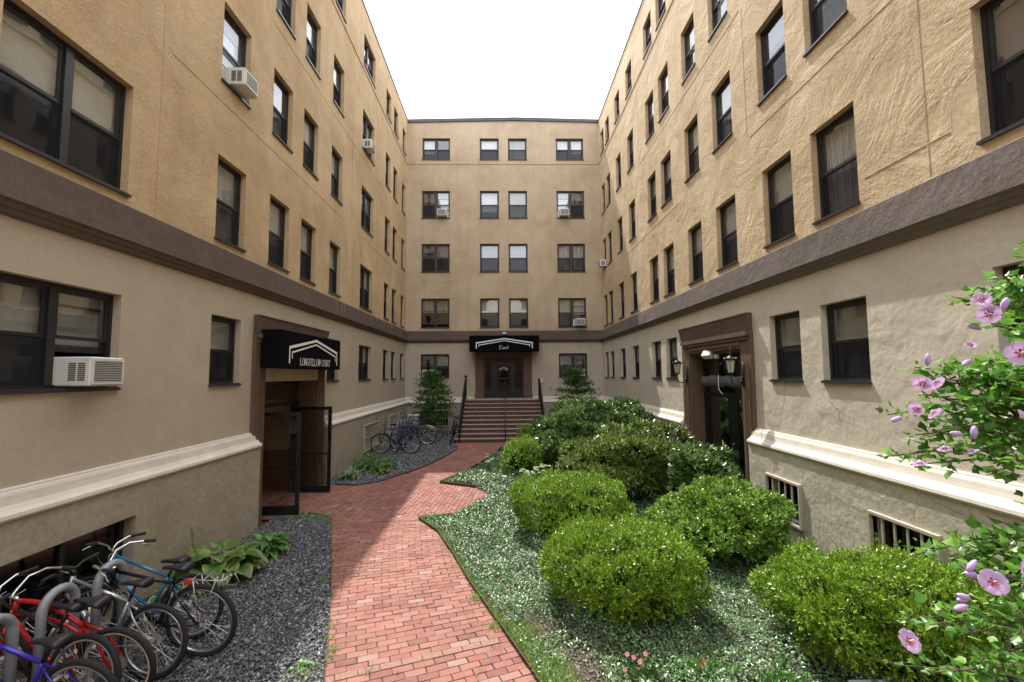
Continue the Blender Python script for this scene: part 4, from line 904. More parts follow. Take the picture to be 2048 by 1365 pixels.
q=np.concatenate([sample_poly([(-3.0,9.0),(-1.4,4.5),(.1,4.4),(-1.2,8.6)],34),sample_poly([(-3.3,9.3),(-1.7,9.3),(-.6,10.4),(-1.7,11.7),(-3.9,11.5)],30),sample_poly([(-4.4,4.2),(-1.8,4.2),(-3.3,9.2),(-4.4,9.2)],60)]); n=len(q)
P=np.c_[q,gzv(q[:,1])+.012+.01*rng.random(n)]; A=nrm(np.c_[rng.normal(size=(n,2)),.15*rng.normal(size=n)]); W=nrm(np.cross(A,nrm(np.array([0,0,1.])+.25*rng.normal(size=(n,3))))); V,F=leafV(P,A,W,rng.uniform(.02,.045,n),rng.uniform(.010,.022,n),.3,.2)
link('fallen_leaves',npmesh('fallen_leaves',V,F,leafmat('dry_leaves',[(.22,.12,.04),(.30,.20,.08),(.16,.08,.03),(.16,.20,.05)],.7,.1)),kind='stuff',label='few dry leaves scattered over the gravel and the brick path')
# ---------------- hostas and perennials
def bigleaf(P,az,el,ln,wd,droop,nseg=6,cup=.25):
    V=[];F=[];E=[]; base=Vector(P); d=Vector((math.cos(az)*math.cos(el),math.sin(az)*math.cos(el),math.sin(el))); side=Vector((-math.sin(az),math.cos(az),0)); pos=base.copy(); e=el
    for i in range(nseg+1):
        t=i/nseg; w_=wd*math.sin(math.pi*min(1,(t*.92+.04))**.8)*.5; up_=Vector((-math.cos(az)*math.sin(e),-math.sin(az)*math.sin(e),math.cos(e)))
        for s,ed in ((-1,1),(-.5,.5),(0,0),(.5,.5),(1,1)): V.append(tuple(pos+side*w_*s+up_*(abs(s)*w_*cup+.006*math.sin(i*2.1+s*3)))); E.append(max(ed,1.0 if i==nseg else 0))
        e-=droop/nseg; pos+=Vector((math.cos(az)*math.cos(e),math.sin(az)*math.cos(e),math.sin(e)))*ln/nseg
    for i in range(nseg):
        for j in range(4): a=i*5+j; F.append((a,a+1,a+6,a+5))
    return V,F,E
def clump(name,label,cat,loc,n,ln,wd,mat,r,hgt,seed,group=None,spikes=0):
    rs=random.Random(seed); V=[];F=[];E=[]
    for i in range(n):
        az=rs.random()*6.283; el=rs.uniform(.25,1.25); k=rs.uniform(.7,1.15); rr=rs.random()*r*.45; up_=hgt*rs.uniform(.25,1)*(math.sin(el)*.7+.3)
        v,f,e=bigleaf((rr*math.cos(az),rr*math.sin(az),up_),az+rs.uniform(-.3,.3),el*.8,ln*k,wd*k,rs.uniform(.9,1.9)); o=len(V); V+=v;F+=[tuple(o+x for x in q) for q in f];E+=e
    me=npmesh(name,V,F,mat,True,attr=E); Eo=empty(name,(loc[0],loc[1],gz(loc[1])),label=label,category=cat)
    if group: Eo['group']=group
    link('leaves',me,Eo); st=MB()
    for i in range(min(n,14)): az=i*2.4; st.tube([(0.02*math.cos(az),.02*math.sin(az),0),(r*.4*math.cos(az),r*.4*math.sin(az),hgt*.7)],.004,5)
    for i in range(spikes):
        az=rs.random()*6.28; x,y=r*.5*math.cos(az),r*.5*math.sin(az); hh=hgt*2+rs.random()*.12; st.tube([(x*.3,y*.3,0),(x,y,hh*.7),(x*1.1,y*1.1,hh)],.004,5)
        for j in range(5): st.lathe([(0,-.012),(.008,0),(0,.014)],5,(x*1.05+rs.uniform(-.01,.01),y*1.05+rs.uniform(-.01,.01),hh*(.72+.06*j)))
    link('stems',st.mesh('stems',M['grass']),Eo); return Eo
M['hosta']=leafmat('hosta_leaves',[(.05,.13,.03),(.08,.18,.04),(.10,.20,.05)],.4,.3,edge=(.24,.26,.05))
M['hostag']=leafmat('hosta_green_leaves',[(.05,.15,.03),(.09,.22,.04),(.12,.26,.05)],.4,.3)
M['hostaw']=leafmat('striped_hosta_leaves',[(.06,.15,.04),(.10,.20,.06)],.4,.3,edge=(.55,.55,.30))
HG='plants along the foot of the left wall'
clump('hosta','large yellow edged hosta at the foot of the left wall, behind the bicycles','plant',(-4.02,6.62),84,.31,.25,M['hosta'],.75,.36,1,HG,2)
clump('hosta','small plain green hosta right of the large yellow edged one','plant',(-3.72,7.50),70,.25,.10,M['hostag'],.4,.24,2,HG,0)
clump('hosta','white striped hosta half hidden behind the black bicycle seat','plant',(-4.15,5.95),26,.20,.09,M['hostaw'],.35,.26,3,HG)
clump('hosta','striped hosta just beyond the open glass door','plant',(-4.12,12.45),46,.28,.07,M['hostaw'],.4,.24,4,HG,5)
clump('daylily','spreading bright green clump in front of the far bicycles','plant',(-3.72,13.5),110,.34,.05,M['hostag'],.9,.34,5,HG,3)
clump('coral_bells','yellow green clump at the gravel edge in front of the far bicycles','plant',(-3.45,13.0),50,.16,.11,M['hosta'],.4,.22,6,HG)
clump('hosta','low leafy patch between the far clump and the barred basement window','plant',(-4.1,14.1),60,.26,.06,M['hostag'],.6,.32,8,HG)
clump('weed_rosette','broad leaved weed rosette on the gravel beside the near brick path','plant',(-1.98,4.62),16,.11,.035,M['hostag'],.1,.03,7)
link('plant_marker',MB().box(-.015,.015,-.002,.002,0,.16).mesh('plant_marker',M['white']),None,(-3.98,8.95,.0),label='small white plant label stuck in the gravel beside the open door',category='plant label').rotation_euler=(R(35),R(40),R(30))
# sedum with pale heads
M['sedum']=leafmat('sedum_heads',[(.35,.48,.22),(.45,.55,.30)],.6,.2)
def sedum(x,y,n,seed,label):
    rs=random.Random(seed); E=empty('sedum',(x,y,gz(y)),label=label,category='plant',group='pale headed plants between the shrubs'); P=[];Dv=[]
    for i in range(n):
        a=rs.random()*6.28; r=rs.random()**.5*.42; px,py=r*math.cos(a),r*math.sin(a); h=rs.uniform(.26,.40); P.append((px*.6,py*.6,.02)); Dv.append((px*.4,py*.4,h)); hd=MB()
        for j in range(7): b=j*.9; hd.lathe([(.0,-.008),(.022,.0),(.018,.012),(0,.016)],7,(px+.03*math.cos(b),py+.03*math.sin(b),h+.01+.012*(j%2)))
        link('flower_head',hd.mesh('flower_head',M['sedum']),E)
    P=np.array(P);Dv=np.array(Dv); V,F=sprigs(P,nrm(Dv),14,np.linalg.norm(Dv,axis=1),1.2,.055,.028); link('leaves',npmesh('leaves',V,F,M['hostag']),E)
sedum(.80,11.7,26,1,'pale green flower heads between the small mound and the yellow green mound'); sedum(-.25,13.1,16,2,'pale green flower heads left of the small pale mound beside the path')

# impatiens
def petal_flower(mb,c,nrm_,r,n=5,cup=.2,rot=0):
    z=Vector(nrm_).normalized(); x=z.orthogonal().normalized(); y=z.cross(x); c=Vector(c)
    for i in range(n):
        a=rot+6.2832*i/n; pts=[]
        for da,rr in ((-.18,.12),(-.50,.62),(-.36,.93),(0,1.0),(.36,.93),(.50,.62),(.18,.12)):
            pts.append(c+(x*math.cos(a+da)+y*math.sin(a+da))*r*rr+z*r*cup*rr)
        mb.face(*pts)
M['pink']=plain('pink_petals',(.75,.22,.32),.6,nscale=40); M['red']=plain('red_petals',(.62,.03,.035),.6)
def flowers(name,label,x,y,fl,mat,seed,fr=.022):
    rs=random.Random(seed); E=empty(name,(x,y,0),label=label,category='flower'); 
    P=np.c_[rng.normal(size=(60,2))*.11,np.full(60,.0)]; V,F=sprigs(P,nrm(np.array([0,0,1])+.3*rng.normal(size=(60,3))),8,.13,1.1,.05,.022); link('leaves',npmesh('leaves',V,F,M['darkleaf'] if mat is not M['red'] else M['hostag']),E)
    mb=MB()
    for dx,dy,dz in fl: petal_flower(mb,(dx,dy,dz),(rs.uniform(-.3,.3)-.1,-.8,.8),fr,5,.05,rs.random())
    link('blossoms',mb.mesh('blossoms',mat),E)
flowers('impatiens','cluster of pink flowers under the nearest clipped mound',1.24,4.42,[(-.11,.0,.20),(-.05,0,.17),(.06,.0,.20),(0,-.02,.14),(.02,-.03,.10),(-.02,-.03,.085),(-.14,-.03,.08),(-.11,-.05,.06),(.05,-.05,.03),(-.12,-.06,.0+.02),(.03,.03,.12)],M['pink'],1)
flowers('impatiens','leafy plant with a single red flower just right of the pink flowers',1.80,4.38,[(.02,-.02,.16),(.0,-.03,.12)],M['red'],2,.018)
flowers('impatiens','low plant with a red flower between the two nearest clipped mounds',2.42,4.18,[(.0,-.05,.10)],M['red'],3,.02)
lp=empty('path_light',(2.98,3.85,0),label='dark grey slatted cap at the bottom edge under the broad clipped mound',category='path light')
link('post',MB().tube([(0,0,-.02),(0,0,.24)],.02).mesh('post',M['black'],True),lp); link('cap',MB().box(-.16,.16,-.06,.06,.24,.27).mesh('cap',plain('grey_cap',(.05,.055,.065),.5),bevel=.006),lp)

# ================================================================ TREES BY THE STEPS
M['dogleaf']=leafmat('dogwood_leaves',[(.035,.11,.02),(.06,.16,.03),(.09,.20,.035),(.13,.24,.05)],.4,.3)
def dogwood(label,x,y,tiers,seed):
    rs=random.Random(seed); r2=np.random.default_rng(seed); z0=gz(y); E=empty('dogwood_tree',(x,y,z0),label=label,category='tree',group='small layered trees either side of the steps')
    tr=MB(); top=tiers[-1][0]; tr.tube([(0,0,-.05),(.03,.02,top*.4),(-.02,0,top*.8),(0,0,top)],[.035,.028,.016,.006],8); lb=MB(); P=[];Dv=[]
    for z,r,off in tiers:
        nb=7
        for i in range(nb):
            a=6.283*i/nb+rs.random()*.8; rr=r*rs.uniform(.7,1.08); tip=Vector((off+rr*math.cos(a),rr*math.sin(a)*.9,z+rs.uniform(-.05,.07))); s=Vector((0,0,z-.12)); lb.tube([s,(s+tip)/2+Vector((0,0,.05)),tip],[.010,.007,.003],5)
            for j in range(44):
                t=rs.random()**.6; p=s.lerp(tip,t)+Vector((rs.gauss(0,.11),rs.gauss(0,.11),rs.gauss(0,.06)+.04*math.sin(t*3))); P.append(p[:]); dv=(tip-s); dv.z*=.2; Dv.append((dv.normalized()+Vector((rs.gauss(0,.3),rs.gauss(0,.3),.1)))[:])
    P=np.array(P); Dv=nrm(np.array(Dv)); V,F=sprigs(P,Dv,4,.05,1.0,.075,.036,curl=.35,fold=.2)
    link('trunk',tr.mesh('trunk',M['bark'],True),E); link('limbs',lb.mesh('limbs',M['bark'],True),E); link('crown',npmesh('crown',V,F,M['dogleaf']),E)
dogwood('layered small tree left of the steps, in front of the barred basement window',-3.15,20.0,[(.62,.62,-.1),(.92,.92,.0),(1.25,.86,.05),(1.55,.78,.0),(1.85,.80,.08),(2.15,.66,.05),(2.40,.44,0),(2.68,.28,0)],4)
dogwood('layered small tree right of the steps, rising above the rhododendron',3.15,19.6,[(.9,.95,0),(1.25,1.0,.1),(1.55,.85,.0),(1.9,.8,-.05),(2.2,.6,.05),(2.45,.45,-.15),(2.72,.3,-.2)],9)

# ================================================================ ROSE OF SHARON
M['hibleaf']=leafmat('hibiscus_leaves',[(.06,.17,.03),(.10,.26,.04),(.16,.36,.05),(.22,.44,.06)],.35,.4)
M['hibpet']=leafmat('hibiscus_petals',[(.56,.38,.66),(.66,.44,.70),(.58,.42,.74)],.6,.4)
M['hibbud']=plain('hibiscus_buds',(.45,.32,.62),.6,nscale=30); M['hibeye']=plain('hibiscus_eye',(.35,.01,.06),.6); M['hibst']=plain('hibiscus_stamen',(.85,.78,.5),.7)
def lobed(P,A,W,Ln):
    """three-lobed leaf, 8 verts"""
    N=np.cross(A,W); L_=Ln[:,None]
    sh=[(0,0,0),(.18,.34,.05),(.40,.52,.10),(.55,.26,.04),(1.0,.0,-.12),(.55,-.26,.04),(.40,-.52,.10),(.18,-.34,.05)]
    V=np.stack([P+A*L_*a+W*L_*w_*.85+N*L_*z for a,w_,z in sh],1).reshape(-1,3); i=8*np.arange(len(P))[:,None]
    F=np.concatenate([i+np.array([t]) for t in ([0,1,2],[0,2,3],[0,3,4],[0,4,5],[0,5,6],[0,6,7])],1).reshape(-1,3); return V,F
HB=empty('rose_of_sharon',(2.55,1.85,0),label='tall leafy shrub with mauve hibiscus flowers reaching in from the right edge',category='shrub')
hb=Vector((2.55,1.85,0)); rs=random.Random(21)
def pxpt(px,py,dist):   # world point seen at (px,py) of the 2048-wide photograph at the given depth
    d=rt2*((px-1024)/910)+up2*((682.5-py)/910)+fw; return Vector((0,0,2.8))+d*dist
main=[]; limbs=MB(); stems=[]
# branch list: (root height on the stem cluster, tip point)
tips=[(1762,915,2.0),(1775,830,2.05),(1830,735,1.95),(1850,760,1.9),(1930,600,1.75),(1955,575,1.8),(2010,555,1.7),(2055,490,1.7),(1990,650,1.6),(1850,790,1.9),(1880,860,1.85),(1930,905,1.8),(1985,945,1.7),(2040,930,1.6),(1900,760,1.9),(1960,800,1.75),(2030,720,1.65),(2100,800,1.6),(1830,870,2.0),(1900,830,1.9),(1940,740,1.8),(2000,870,1.8),(1980,720,2.0),(2040,790,1.9),(1880,905,2.0),(1820,930,2.1)]
low=[(1830,1110,1.8),(1900,1120,1.75),(1950,1130,1.7),(2010,1110,1.6),(2040,1180,1.5),(1930,1165,1.7),(1860,1250,1.75),(1790,1240,1.85),(1920,1270,1.65),(1990,1260,1.6),(1960,1320,1.6),(2020,1330,1.5),(1870,1345,1.7),(2045,1270,1.5),(2060,1090,1.6),(1990,1200,1.9),(2030,1240,1.9),(1930,1345,1.9),(1790,1330,1.9)]
for i in range(7):
    a=i*.9; stems.append((Vector((2.50+.07*math.cos(a),1.90+.07*math.sin(a),0)),Vector((2.52+.14*math.cos(a),1.88+.18*math.sin(a),2.75+.2*(i%3)))))
for s,t in stems: limbs.tube([s,s.lerp(t,.5)+Vector((.03,.02,0)),t],[.022,.016,.009],7)
LP=[];LA=[];LW=[];LS=[]
for T,dn in ((tips,1),(low,1)):
    for (px,py,ds) in T:
        tip=pxpt(px,py,ds); base=hb+Vector((rs.uniform(-.15,.15),rs.uniform(-.1,.2),max(.35,tip.z-(.20 if py<820 else .03) if T is tips else tip.z-.08))); base.x=max(2.36,tip.x+.12); s_,t_=stems[rs.randrange(7)]; root=s_.lerp(t_,min(.95,max(.1,(base.z-.25)/t_.z))); limbs.tube([root,(root+base)/2+Vector((0,0,.03)),base],[.010,.009,.008],6)
        mid_=(base+tip)/2+Vector((0,0,.06)); limbs.tube([base,mid_,tip],[.008,.005,.0025],6); ln=(tip-base).length
        for j in range(int(62 if T is tips else 50)):
            t=min(1,max(.05,rs.random()**.55)); p=(base.lerp(mid_,t*2) if t<.5 else mid_.lerp(tip,t*2-1)); ax=Vector((rs.gauss(0,1),rs.gauss(0,1),rs.gauss(0,.6)+.25)).normalized()
            off=rs.random()*.085*(1.25-t*.7); p=p+ax*off; LP.append(p[:]); LA.append((ax+Vector((0,0,-.25))).normalized()[:]); LS.append(rs.uniform(.026,.066)*(1 if t<.85 else .7))
            if j%6==0: limbs.tube([p-ax*off,p],.0018,4)
for s_,t_ in stems:    # foliage round the stems themselves
    for j in range(230):
        p=s_.lerp(t_,.28+.72*rs.random()); ax=Vector((rs.gauss(0,1)+.5,rs.gauss(0,1),rs.gauss(0,.6)+.25)).normalized(); p=p+ax*(.05+.22*rs.random()); p.x=max(p.x,2.34)
        LP.append(p[:]); LA.append((ax+Vector((0,0,-.25))).normalized()[:]); LS.append(rs.uniform(.03,.06))
LP=np.array(LP)-np.array(hb);LA=np.array(LA);LS=np.array(LS); W=nrm(np.cross(LA,nrm(np.array([0,0,1.])+.5*rng.normal(size=LA.shape))))
V,F=lobed(LP,LA,W,LS); link('foliage',npmesh('foliage',V,F,M['hibleaf']),HB)
limbs.v=[(x-hb.x,y-hb.y,z) for x,y,z in limbs.v]; link('branches',limbs.mesh('branches',M['bark'],True),HB)
def hib(px,py,ds,nx,size=.042,openn=.35):
    size*=.76
    c=pxpt(px,py,ds)-hb; n_=Vector(nx).normalized(); x=n_.orthogonal().normalized(); y=n_.cross(x); V=[];F=[]
    for i in range(5):
        a=6.283*i/5+.3; o=len(V); rad=x*math.cos(a)+y*math.sin(a); tan=-x*math.sin(a)+y*math.cos(a)
        for r_i in range(6):
            t=r_i/5; r=size*(.08+.97*t); wdt=size*(.10+.52*math.sin(min(1,t*1.05)*math.pi*.62)); zz=size*openn*(1.5*t-.9*t*t)
            for s in (-1,-.4,.2,.8,1.2): V.append(tuple(c+rad*r*(1-.10*abs(s)**2*t)+tan*wdt*s*.75+n_*(zz+size*.07*math.sin(s*4+r_i*.8+i)*t+.01*s*size)))
        for q in range(5):
            for s in range(4): aa=o+q*5+s; F.append((aa,aa+1,aa+6,aa+5))
    fo=link('flower',npmesh('flower',V,F,M['hibpet'],True),HB)
    e=MB()
    for i in range(5):
        a=6.283*i/5+.3; rad=x*math.cos(a)+y*math.sin(a); tan=-x*math.sin(a)+y*math.cos(a); e.face(c+n_*.0025,c+rad*size*.30+tan*size*.10+n_*(size*openn*.42+.0022),c+rad*size*.42+n_*(size*openn*.52+.002),c+rad*size*.30-tan*size*.10+n_*(size*openn*.42+.0022))
    link('flower_eye',e.mesh('flower_eye',M['hibeye']),fo)
    s=MB().tube([c,c+n_*size*.6,c+n_*size*.85],[size*.05,size*.07,size*.03],7); link('stamen',s.mesh('stamen',M['hibst'],True),fo)
for f in [(1962,603,1.62,(-.5,-.6,.4),.036,.7),(1975,628,1.60,(-.4,-.75,-.1),.044,.5),(2040,708,1.45,(-.55,-.8,.15),.050,.45),(1845,765,1.75,(-.5,-.5,-.3),.040,.8),(1868,762,1.75,(.1,-.7,-.5),.036,.9),(1832,815,1.8,(-.6,-.5,-.4),.034,.9),(1862,822,1.8,(.2,-.6,-.5),.036,.9),(1838,920,1.85,(-.2,-.4,-.9),.032,1.1),(1887,892,1.75,(-.2,-.5,-.8),.030,1.0),(1938,897,1.7,(.1,-.5,-.8),.032,1.0),
  (1985,1165,1.50,(-.35,-.75,.45),.050,.35),(1815,1283,1.62,(.1,-.75,.55),.048,.5),(1940,695,1.75,(-.3,-.5,.6),.026,1.1),(2044,1140,1.55,(.2,-.8,.2),.040,.8),(2040,835,1.6,(.3,-.7,.4),.032,.8)]: hib(*f)
for px,py,ds,ax in [(2008,612,1.6,(.2,-.2,.9)),(1952,655,1.7,(-.9,0,.3)),(1935,725,1.75,(-.8,-.2,-.4)),(1855,722,1.8,(.1,0,.9)),(1795,838,1.9,(-.9,0,-.3)),(1945,1130,1.55,(-.6,0,-.7)),(1945,1150,1.55,(-.95,0,.2)),(1930,1195,1.55,(-.9,0,.3)),(1925,1215,1.55,(-.9,0,-.2)),(1948,868,1.7,(.1,0,.8)),(1915,868,1.72,(-.9,0,.1)),(1925,1200,1.6,(-.8,-.3,.1))]:
    c=pxpt(px,py,ds)-hb; ax=Vector(ax).normalized(); bd=MB(); bd.tube([c-ax*.02,c-ax*.008,c+ax*.008,c+ax*.022,c+ax*.03],[.003,.009,.011,.008,.002],8); link('bud',bd.mesh('bud',M['hibbud'],True),HB)

# ================================================================ BICYCLES AND RACKS
M['tyre']=plain('tyre_rubber',(.012,.012,.012),.85,nscale=80,namp=.3); M['rimS']=plain('alloy_rim',(.55,.55,.55),.3,.9); M['rimC']=plain('cream_rim',(.55,.47,.30),.5); M['rimG']=plain('grey_rim',(.35,.34,.32),.5,.3)
M['spoke']=plain('steel_spokes',(.55,.55,.56),.3,1); M['chrome']=plain('chrome',(.75,.75,.75),.15,1); M['seat']=plain('saddle_vinyl',(.018,.017,.022),.45,nscale=30,bump=.2); M['rubber']=plain('grip_rubber',(.015,.015,.015),.8)
def paint(n,c,metal=.2): return plain(n,c,.22,metal)
def ring(mb,R_,r,cx,cz,seg=40,s2=8,sx=1.):
    mb.tube([(cx+R_*math.cos(2*math.pi*i/seg),0,cz+R_*math.sin(2*math.pi*i/seg)) for i in range(seg)],r,s2,True)
def bike(label,loc,heading,lean,frame,rim,style='mtb',bars='flat',rack=False,steer=0.,R_=.335,saddle=.90,text=None,hy=1.02,fender=False,saddle_tilt=0):
    E=empty('bicycle',(loc[0],loc[1],gz(loc[1])),0,label=label,category='bicycle'); E.rotation_euler=(R(lean),0,R(heading)); wb=1.04
    def wheel(name,cx,parent=E,big=False):
        tw=.024 if style!='road' else .015; ty=MB(); ring(ty,R_-tw,tw,0,0,44,8); wo=link(name,ty.mesh(name,M['tyre'],True),parent,(cx,0,R_)); wo_n=wo
        rm=MB(); 
        seg=44; n=0
        for i in range(seg):
            an=2*math.pi*i/seg; c,s=math.cos(an),math.sin(an)
            for rr,yy in ((R_-tw*2+.004,-.013),(R_-tw*2+.004,.013),(R_-tw*2-.016,.010),(R_-tw*2-.016,-.010)): rm.v.append((rr*c,yy,rr*s))
        for i in range(seg):
            for j in range(4): a=i*4+j; b=i*4+(j+1)%4; c=((i+1)%seg)*4+(j+1)%4; d=((i+1)%seg)*4+j; rm.f.append((a,b,c,d))
        link('rim',rm.mesh('rim',rim,True),wo)
        sp=MB(); 
        for i in range(28):
            an=2*math.pi*i/28; a2=an+(.35 if i%2 else -.35); yy=.028 if (i//1)%2 else -.028
            sp.tube([(.02*math.cos(a2),yy,.02*math.sin(a2)),((R_-tw*2-.01)*math.cos(an),0,(R_-tw*2-.01)*math.sin(an))],.0012,4)
        sp.tube([(0,-.05,0),(0,.05,0)],.016,10); link('spokes',sp.mesh('spokes',M['spoke']),wo)
        return wo
    rw=wheel('rear_wheel',0); sprk=MB().lathe([(.012,.030),(.055,.031),(.05,.036),(.045,.041),(.04,.046),(.012,.05)],18); so_=sprk.mesh('sprocket',M['rimG']); sk=link('sprocket',so_,rw); sk.rotation_euler=(R(90),0,0)
    bb=Vector((.43,0,R_-.05)); st_top=Vector((.28,0,saddle-.16 if style!='cruiser' else saddle-.22)); ht_t=Vector((.86,0,.90)); ht_b=Vector((.905,0,.74)); ax=Vector((0,0,R_)); fax=Vector((wb,0,R_)); fr=MB()
    if style=='cruiser':
        arc=lambda a,b,h,n=10:[a.lerp(b,i/n)+Vector((0,0,h*math.sin(math.pi*i/n))) for i in range(n+1)]
        fr.tube(arc(st_top,ht_t,.07),.020); fr.tube(arc(st_top+Vector((.02,0,-.07)),ht_b+Vector((0,0,.04)),.06),.012); fr.tube(arc(bb,ht_b,-.09),.022)
        for s in (-1,1): fr.tube([st_top+Vector((0,s*.015,0)),Vector((.14,s*.05,R_+.27)),Vector((0,s*.06,R_))],.011)
    elif style=='step':
        fr.tube([st_top+Vector((.02,0,-.22)),ht_t+Vector((0,0,-.1))],.016); fr.tube([bb,ht_b],.019)
    else:
        fr.tube([st_top,ht_t+Vector((.005,0,-.03))],.0165); fr.tube([bb,ht_b],.0215)
    fr.tube([bb,st_top],.0165); fr.tube([ht_b+Vector((.008,0,-.03)),ht_t],.022,10)
    for s in (-1,1):
        fr.tube([bb+Vector((0,s*.02,0)),Vector((.2,s*.055,R_-.02)),Vector((0,s*.06,R_))],.010)
        if style!='cruiser': fr.tube([st_top+Vector((0,s*.012,-.03)),Vector((.18,s*.05,R_+.22)),Vector((0,s*.06,R_))],.009)
    fr.lathe([(.03,-.035),(.03,.035)],12,(0,0,0)) if False else fr.tube([bb+Vector((0,-.037,0)),bb+Vector((0,.037,0))],.026,10)
    fo=link('frame',fr.mesh('frame',frame,True),E)
    if text:
        t=letters(text,0,.30,-.5*.032,.032,0,.16); an=math.atan2(ht_b.z-bb.z,ht_b.x-bb.x)
        # reads along the down tube on both sides
        for s in (-1,1):
            me=t.mesh('lettering',M['white']); lo=link('lettering',me,fo); lo.matrix_basis=Matrix.Translation(bb.lerp(ht_b,.28 if s>0 else .86)+Vector((0,-.023 if s>0 else .023,0)))@Matrix.Rotation(0 if s>0 else math.pi,4,'Z')@Matrix.Rotation(-an if s>0 else an,4,'Y')
    # steering assembly
    S=link('fork',None,E) if False else None
    fk=MB(); dirn=(ht_t-ht_b).normalized(); cr=ht_b-dirn*.05
    def stz(p):  # rotate about the steering axis
        p=Vector(p); q=Matrix.Rotation(R(steer),3,dirn)@(p-ht_t)+ht_t; return q
    for s in (-1,1): fk.tube([stz(cr+Vector((0,s*.045,0))),stz(cr.lerp(fax,.6)+Vector((-.02,s*.055,0))),stz(fax+Vector((0,s*.055,0)))],.013)
    fk.tube([stz(cr+Vector((0,-.05,0))),stz(cr+Vector((0,.05,0)))],.016); link('fork',fk.mesh('fork',frame if style!='mtb' else M['black'],True),E)
    fwh=wheel('front_wheel',wb); c=stz(fax); fwh.location=c; fwh.rotation_euler=(0,0,R(steer))
    hb_=MB(); gps=[]; top=ht_t+dirn*(hy-.93); hb_.tube([stz(ht_t),stz(top),stz(top+Vector((.06,0,.01)))],.014); c0=top+Vector((.06,0,.01))
    if bars=='flat': L_=[(0,0,0),(0,.10,.0),(-.01,.16,.03),(-.03,.30,.04)]
    elif bars=='swept': L_=[(0,0,0),(.03,.06,.03),(.03,.15,.10),(-.04,.24,.13),(-.14,.28,.12),(-.24,.30,.11)]
    elif bars=='drop': L_=[(0,0,0),(0,.19,0),(.07,.21,.0),(.11,.21,-.06),(.06,.21,-.13),(-.03,.21,-.14)]
    else: L_=[(0,0,0),(.01,.05,.07),(0,.16,.12),(-.05,.30,.13)]
    for s in (-1,1):
        gp=MB(); pts=[stz(c0+Vector((x,s*y,z))) for x,y,z in L_]; hb_.tube(pts,.0115); a,b=pts[-2],pts[-1]; gp.tube([a.lerp(b,.15),b+(b-a).normalized()*.015],.017,8)
        hb_.tube([a.lerp(b,.1)+Vector((0,0,-.01)),a.lerp(b,.3)+Vector((.05,0,-.03)),b+Vector((.045,0,-.05))],.005,5)
        cp=[stz(c0+Vector((.02,s*.12,-.0))),stz(c0+Vector((.10,s*.06,-.06))),stz(ht_b+Vector((.05,s*.02,.02))),bb.lerp(ht_b,.6)+Vector((0,s*.02,.0))]; hb_.tube(cp,.003,5); gps.append(gp)
    ho=link('handlebar',hb_.mesh('handlebar',M['chrome'] if bars!='flat' else M['black'],True),E)
    for g_2 in gps: link('grip',g_2.mesh('grip',M['rubber'],True),ho)
    # saddle: padded wedge
    sd=MB(); sec=[(-.13,.075,.0,.05),(-.10,.088,.012,.055),(-.04,.07,.006,.05),(.03,.035,.0,.035),(.10,.022,-.002,.03),(.145,.014,-.008,.022)]
    for x,wd,zo,th in sec:
        for j in range(10):
            an=2*math.pi*j/10; sd.v.append((x,wd*math.cos(an),zo+(th*.45*math.sin(an) if math.sin(an)>0 else th*.8*math.sin(an))))
    for i in range(len(sec)-1):
        for j in range(10): sd.f.append((i*10+j,i*10+(j+1)%10,(i+1)*10+(j+1)%10,(i+1)*10+j))
    sd.f.append(tuple(range(9,-1,-1))); sd.f.append(tuple(range((len(sec)-1)*10,len(sec)*10)))
    sp_=st_top+(st_top-bb).normalized()*(saddle-st_top.z-.02)/((st_top-bb).normalized().z); so2=link('saddle',sd.mesh('saddle',M['seat'],True),E,sp_+Vector((0,0,.03))); so2.rotation_euler=(0,R(saddle_tilt),0)
    link('seat_post',MB().tube([st_top-(st_top-bb).normalized()*.05,sp_],.013).mesh('seat_post',M['chrome'] if style!='mtb' else M['black'],True),E)
    ck=MB(); ck.tube([bb+Vector((0,-.05,0)),bb+Vector((0,.05,0))],.012); an=-.9
    for s in (-1,1):
        e=bb+Vector((.17*math.cos(an)*s,s*.06,.17*math.sin(an)*s)); ck.tube([bb+Vector((0,s*.06,0)),e],.009); ck.box(e.x-.045,e.x+.045,min(e.y,e.y+s*.09),max(e.y,e.y+s*.09),e.z-.012,e.z+.012)
    ring2=[(bb.x+.088*math.cos(t*.2618),-.042,bb.z+.088*math.sin(t*.2618)) for t in range(24)]; ck.tube(ring2,.005,5,True)
    ck.tube([(bb.x,-.042,bb.z+.088),(0,-.042,R_+.045)],.004,5).tube([(bb.x,-.042,bb.z-.088),(0,-.042,R_-.045)],.004,5); link('crankset',ck.mesh('crankset',M['rimG'],True),E)
    if rack:
        rk=MB(); zt=R_*2+.07
        for s in (-1,1): rk.tube([(.16,s*.045,zt+.02),(.05,s*.06,zt),(-.25,s*.065,zt-.0),(-.30,s*.03,zt-.005)],.0055,6); rk.tube([(-.02,s*.065,R_),(.03,s*.062,zt)],.005,6).tube([(-.02,s*.065,R_),(-.2,s*.065,zt)],.005,6)
        for xx in (.05,-.07,-.18,-.27): rk.tube([(xx,-.06,zt),(xx,.06,zt)],.0045,6)
        # hanging wire panniers folded on the side
        for xx in (-.22,-.17,-.12): rk.tube([(xx,-.075,zt),(xx-.01,-.085,zt-.22),(xx+.03,-.085,zt-.26)],.003,5)
        rk.tube([(-.30,-.08,zt),(-.34,-.085,zt-.1),(-.26,-.09,zt-.14)],.004,5)
        ro=link('rear_rack',rk.mesh('rear_rack',M['rimS'],True),E); link('rack_strap',MB().box(-.31,-.13,-.105,-.078,zt-.16,zt-.125).mesh('rack_strap',M['acdark'],bevel=.006),ro)
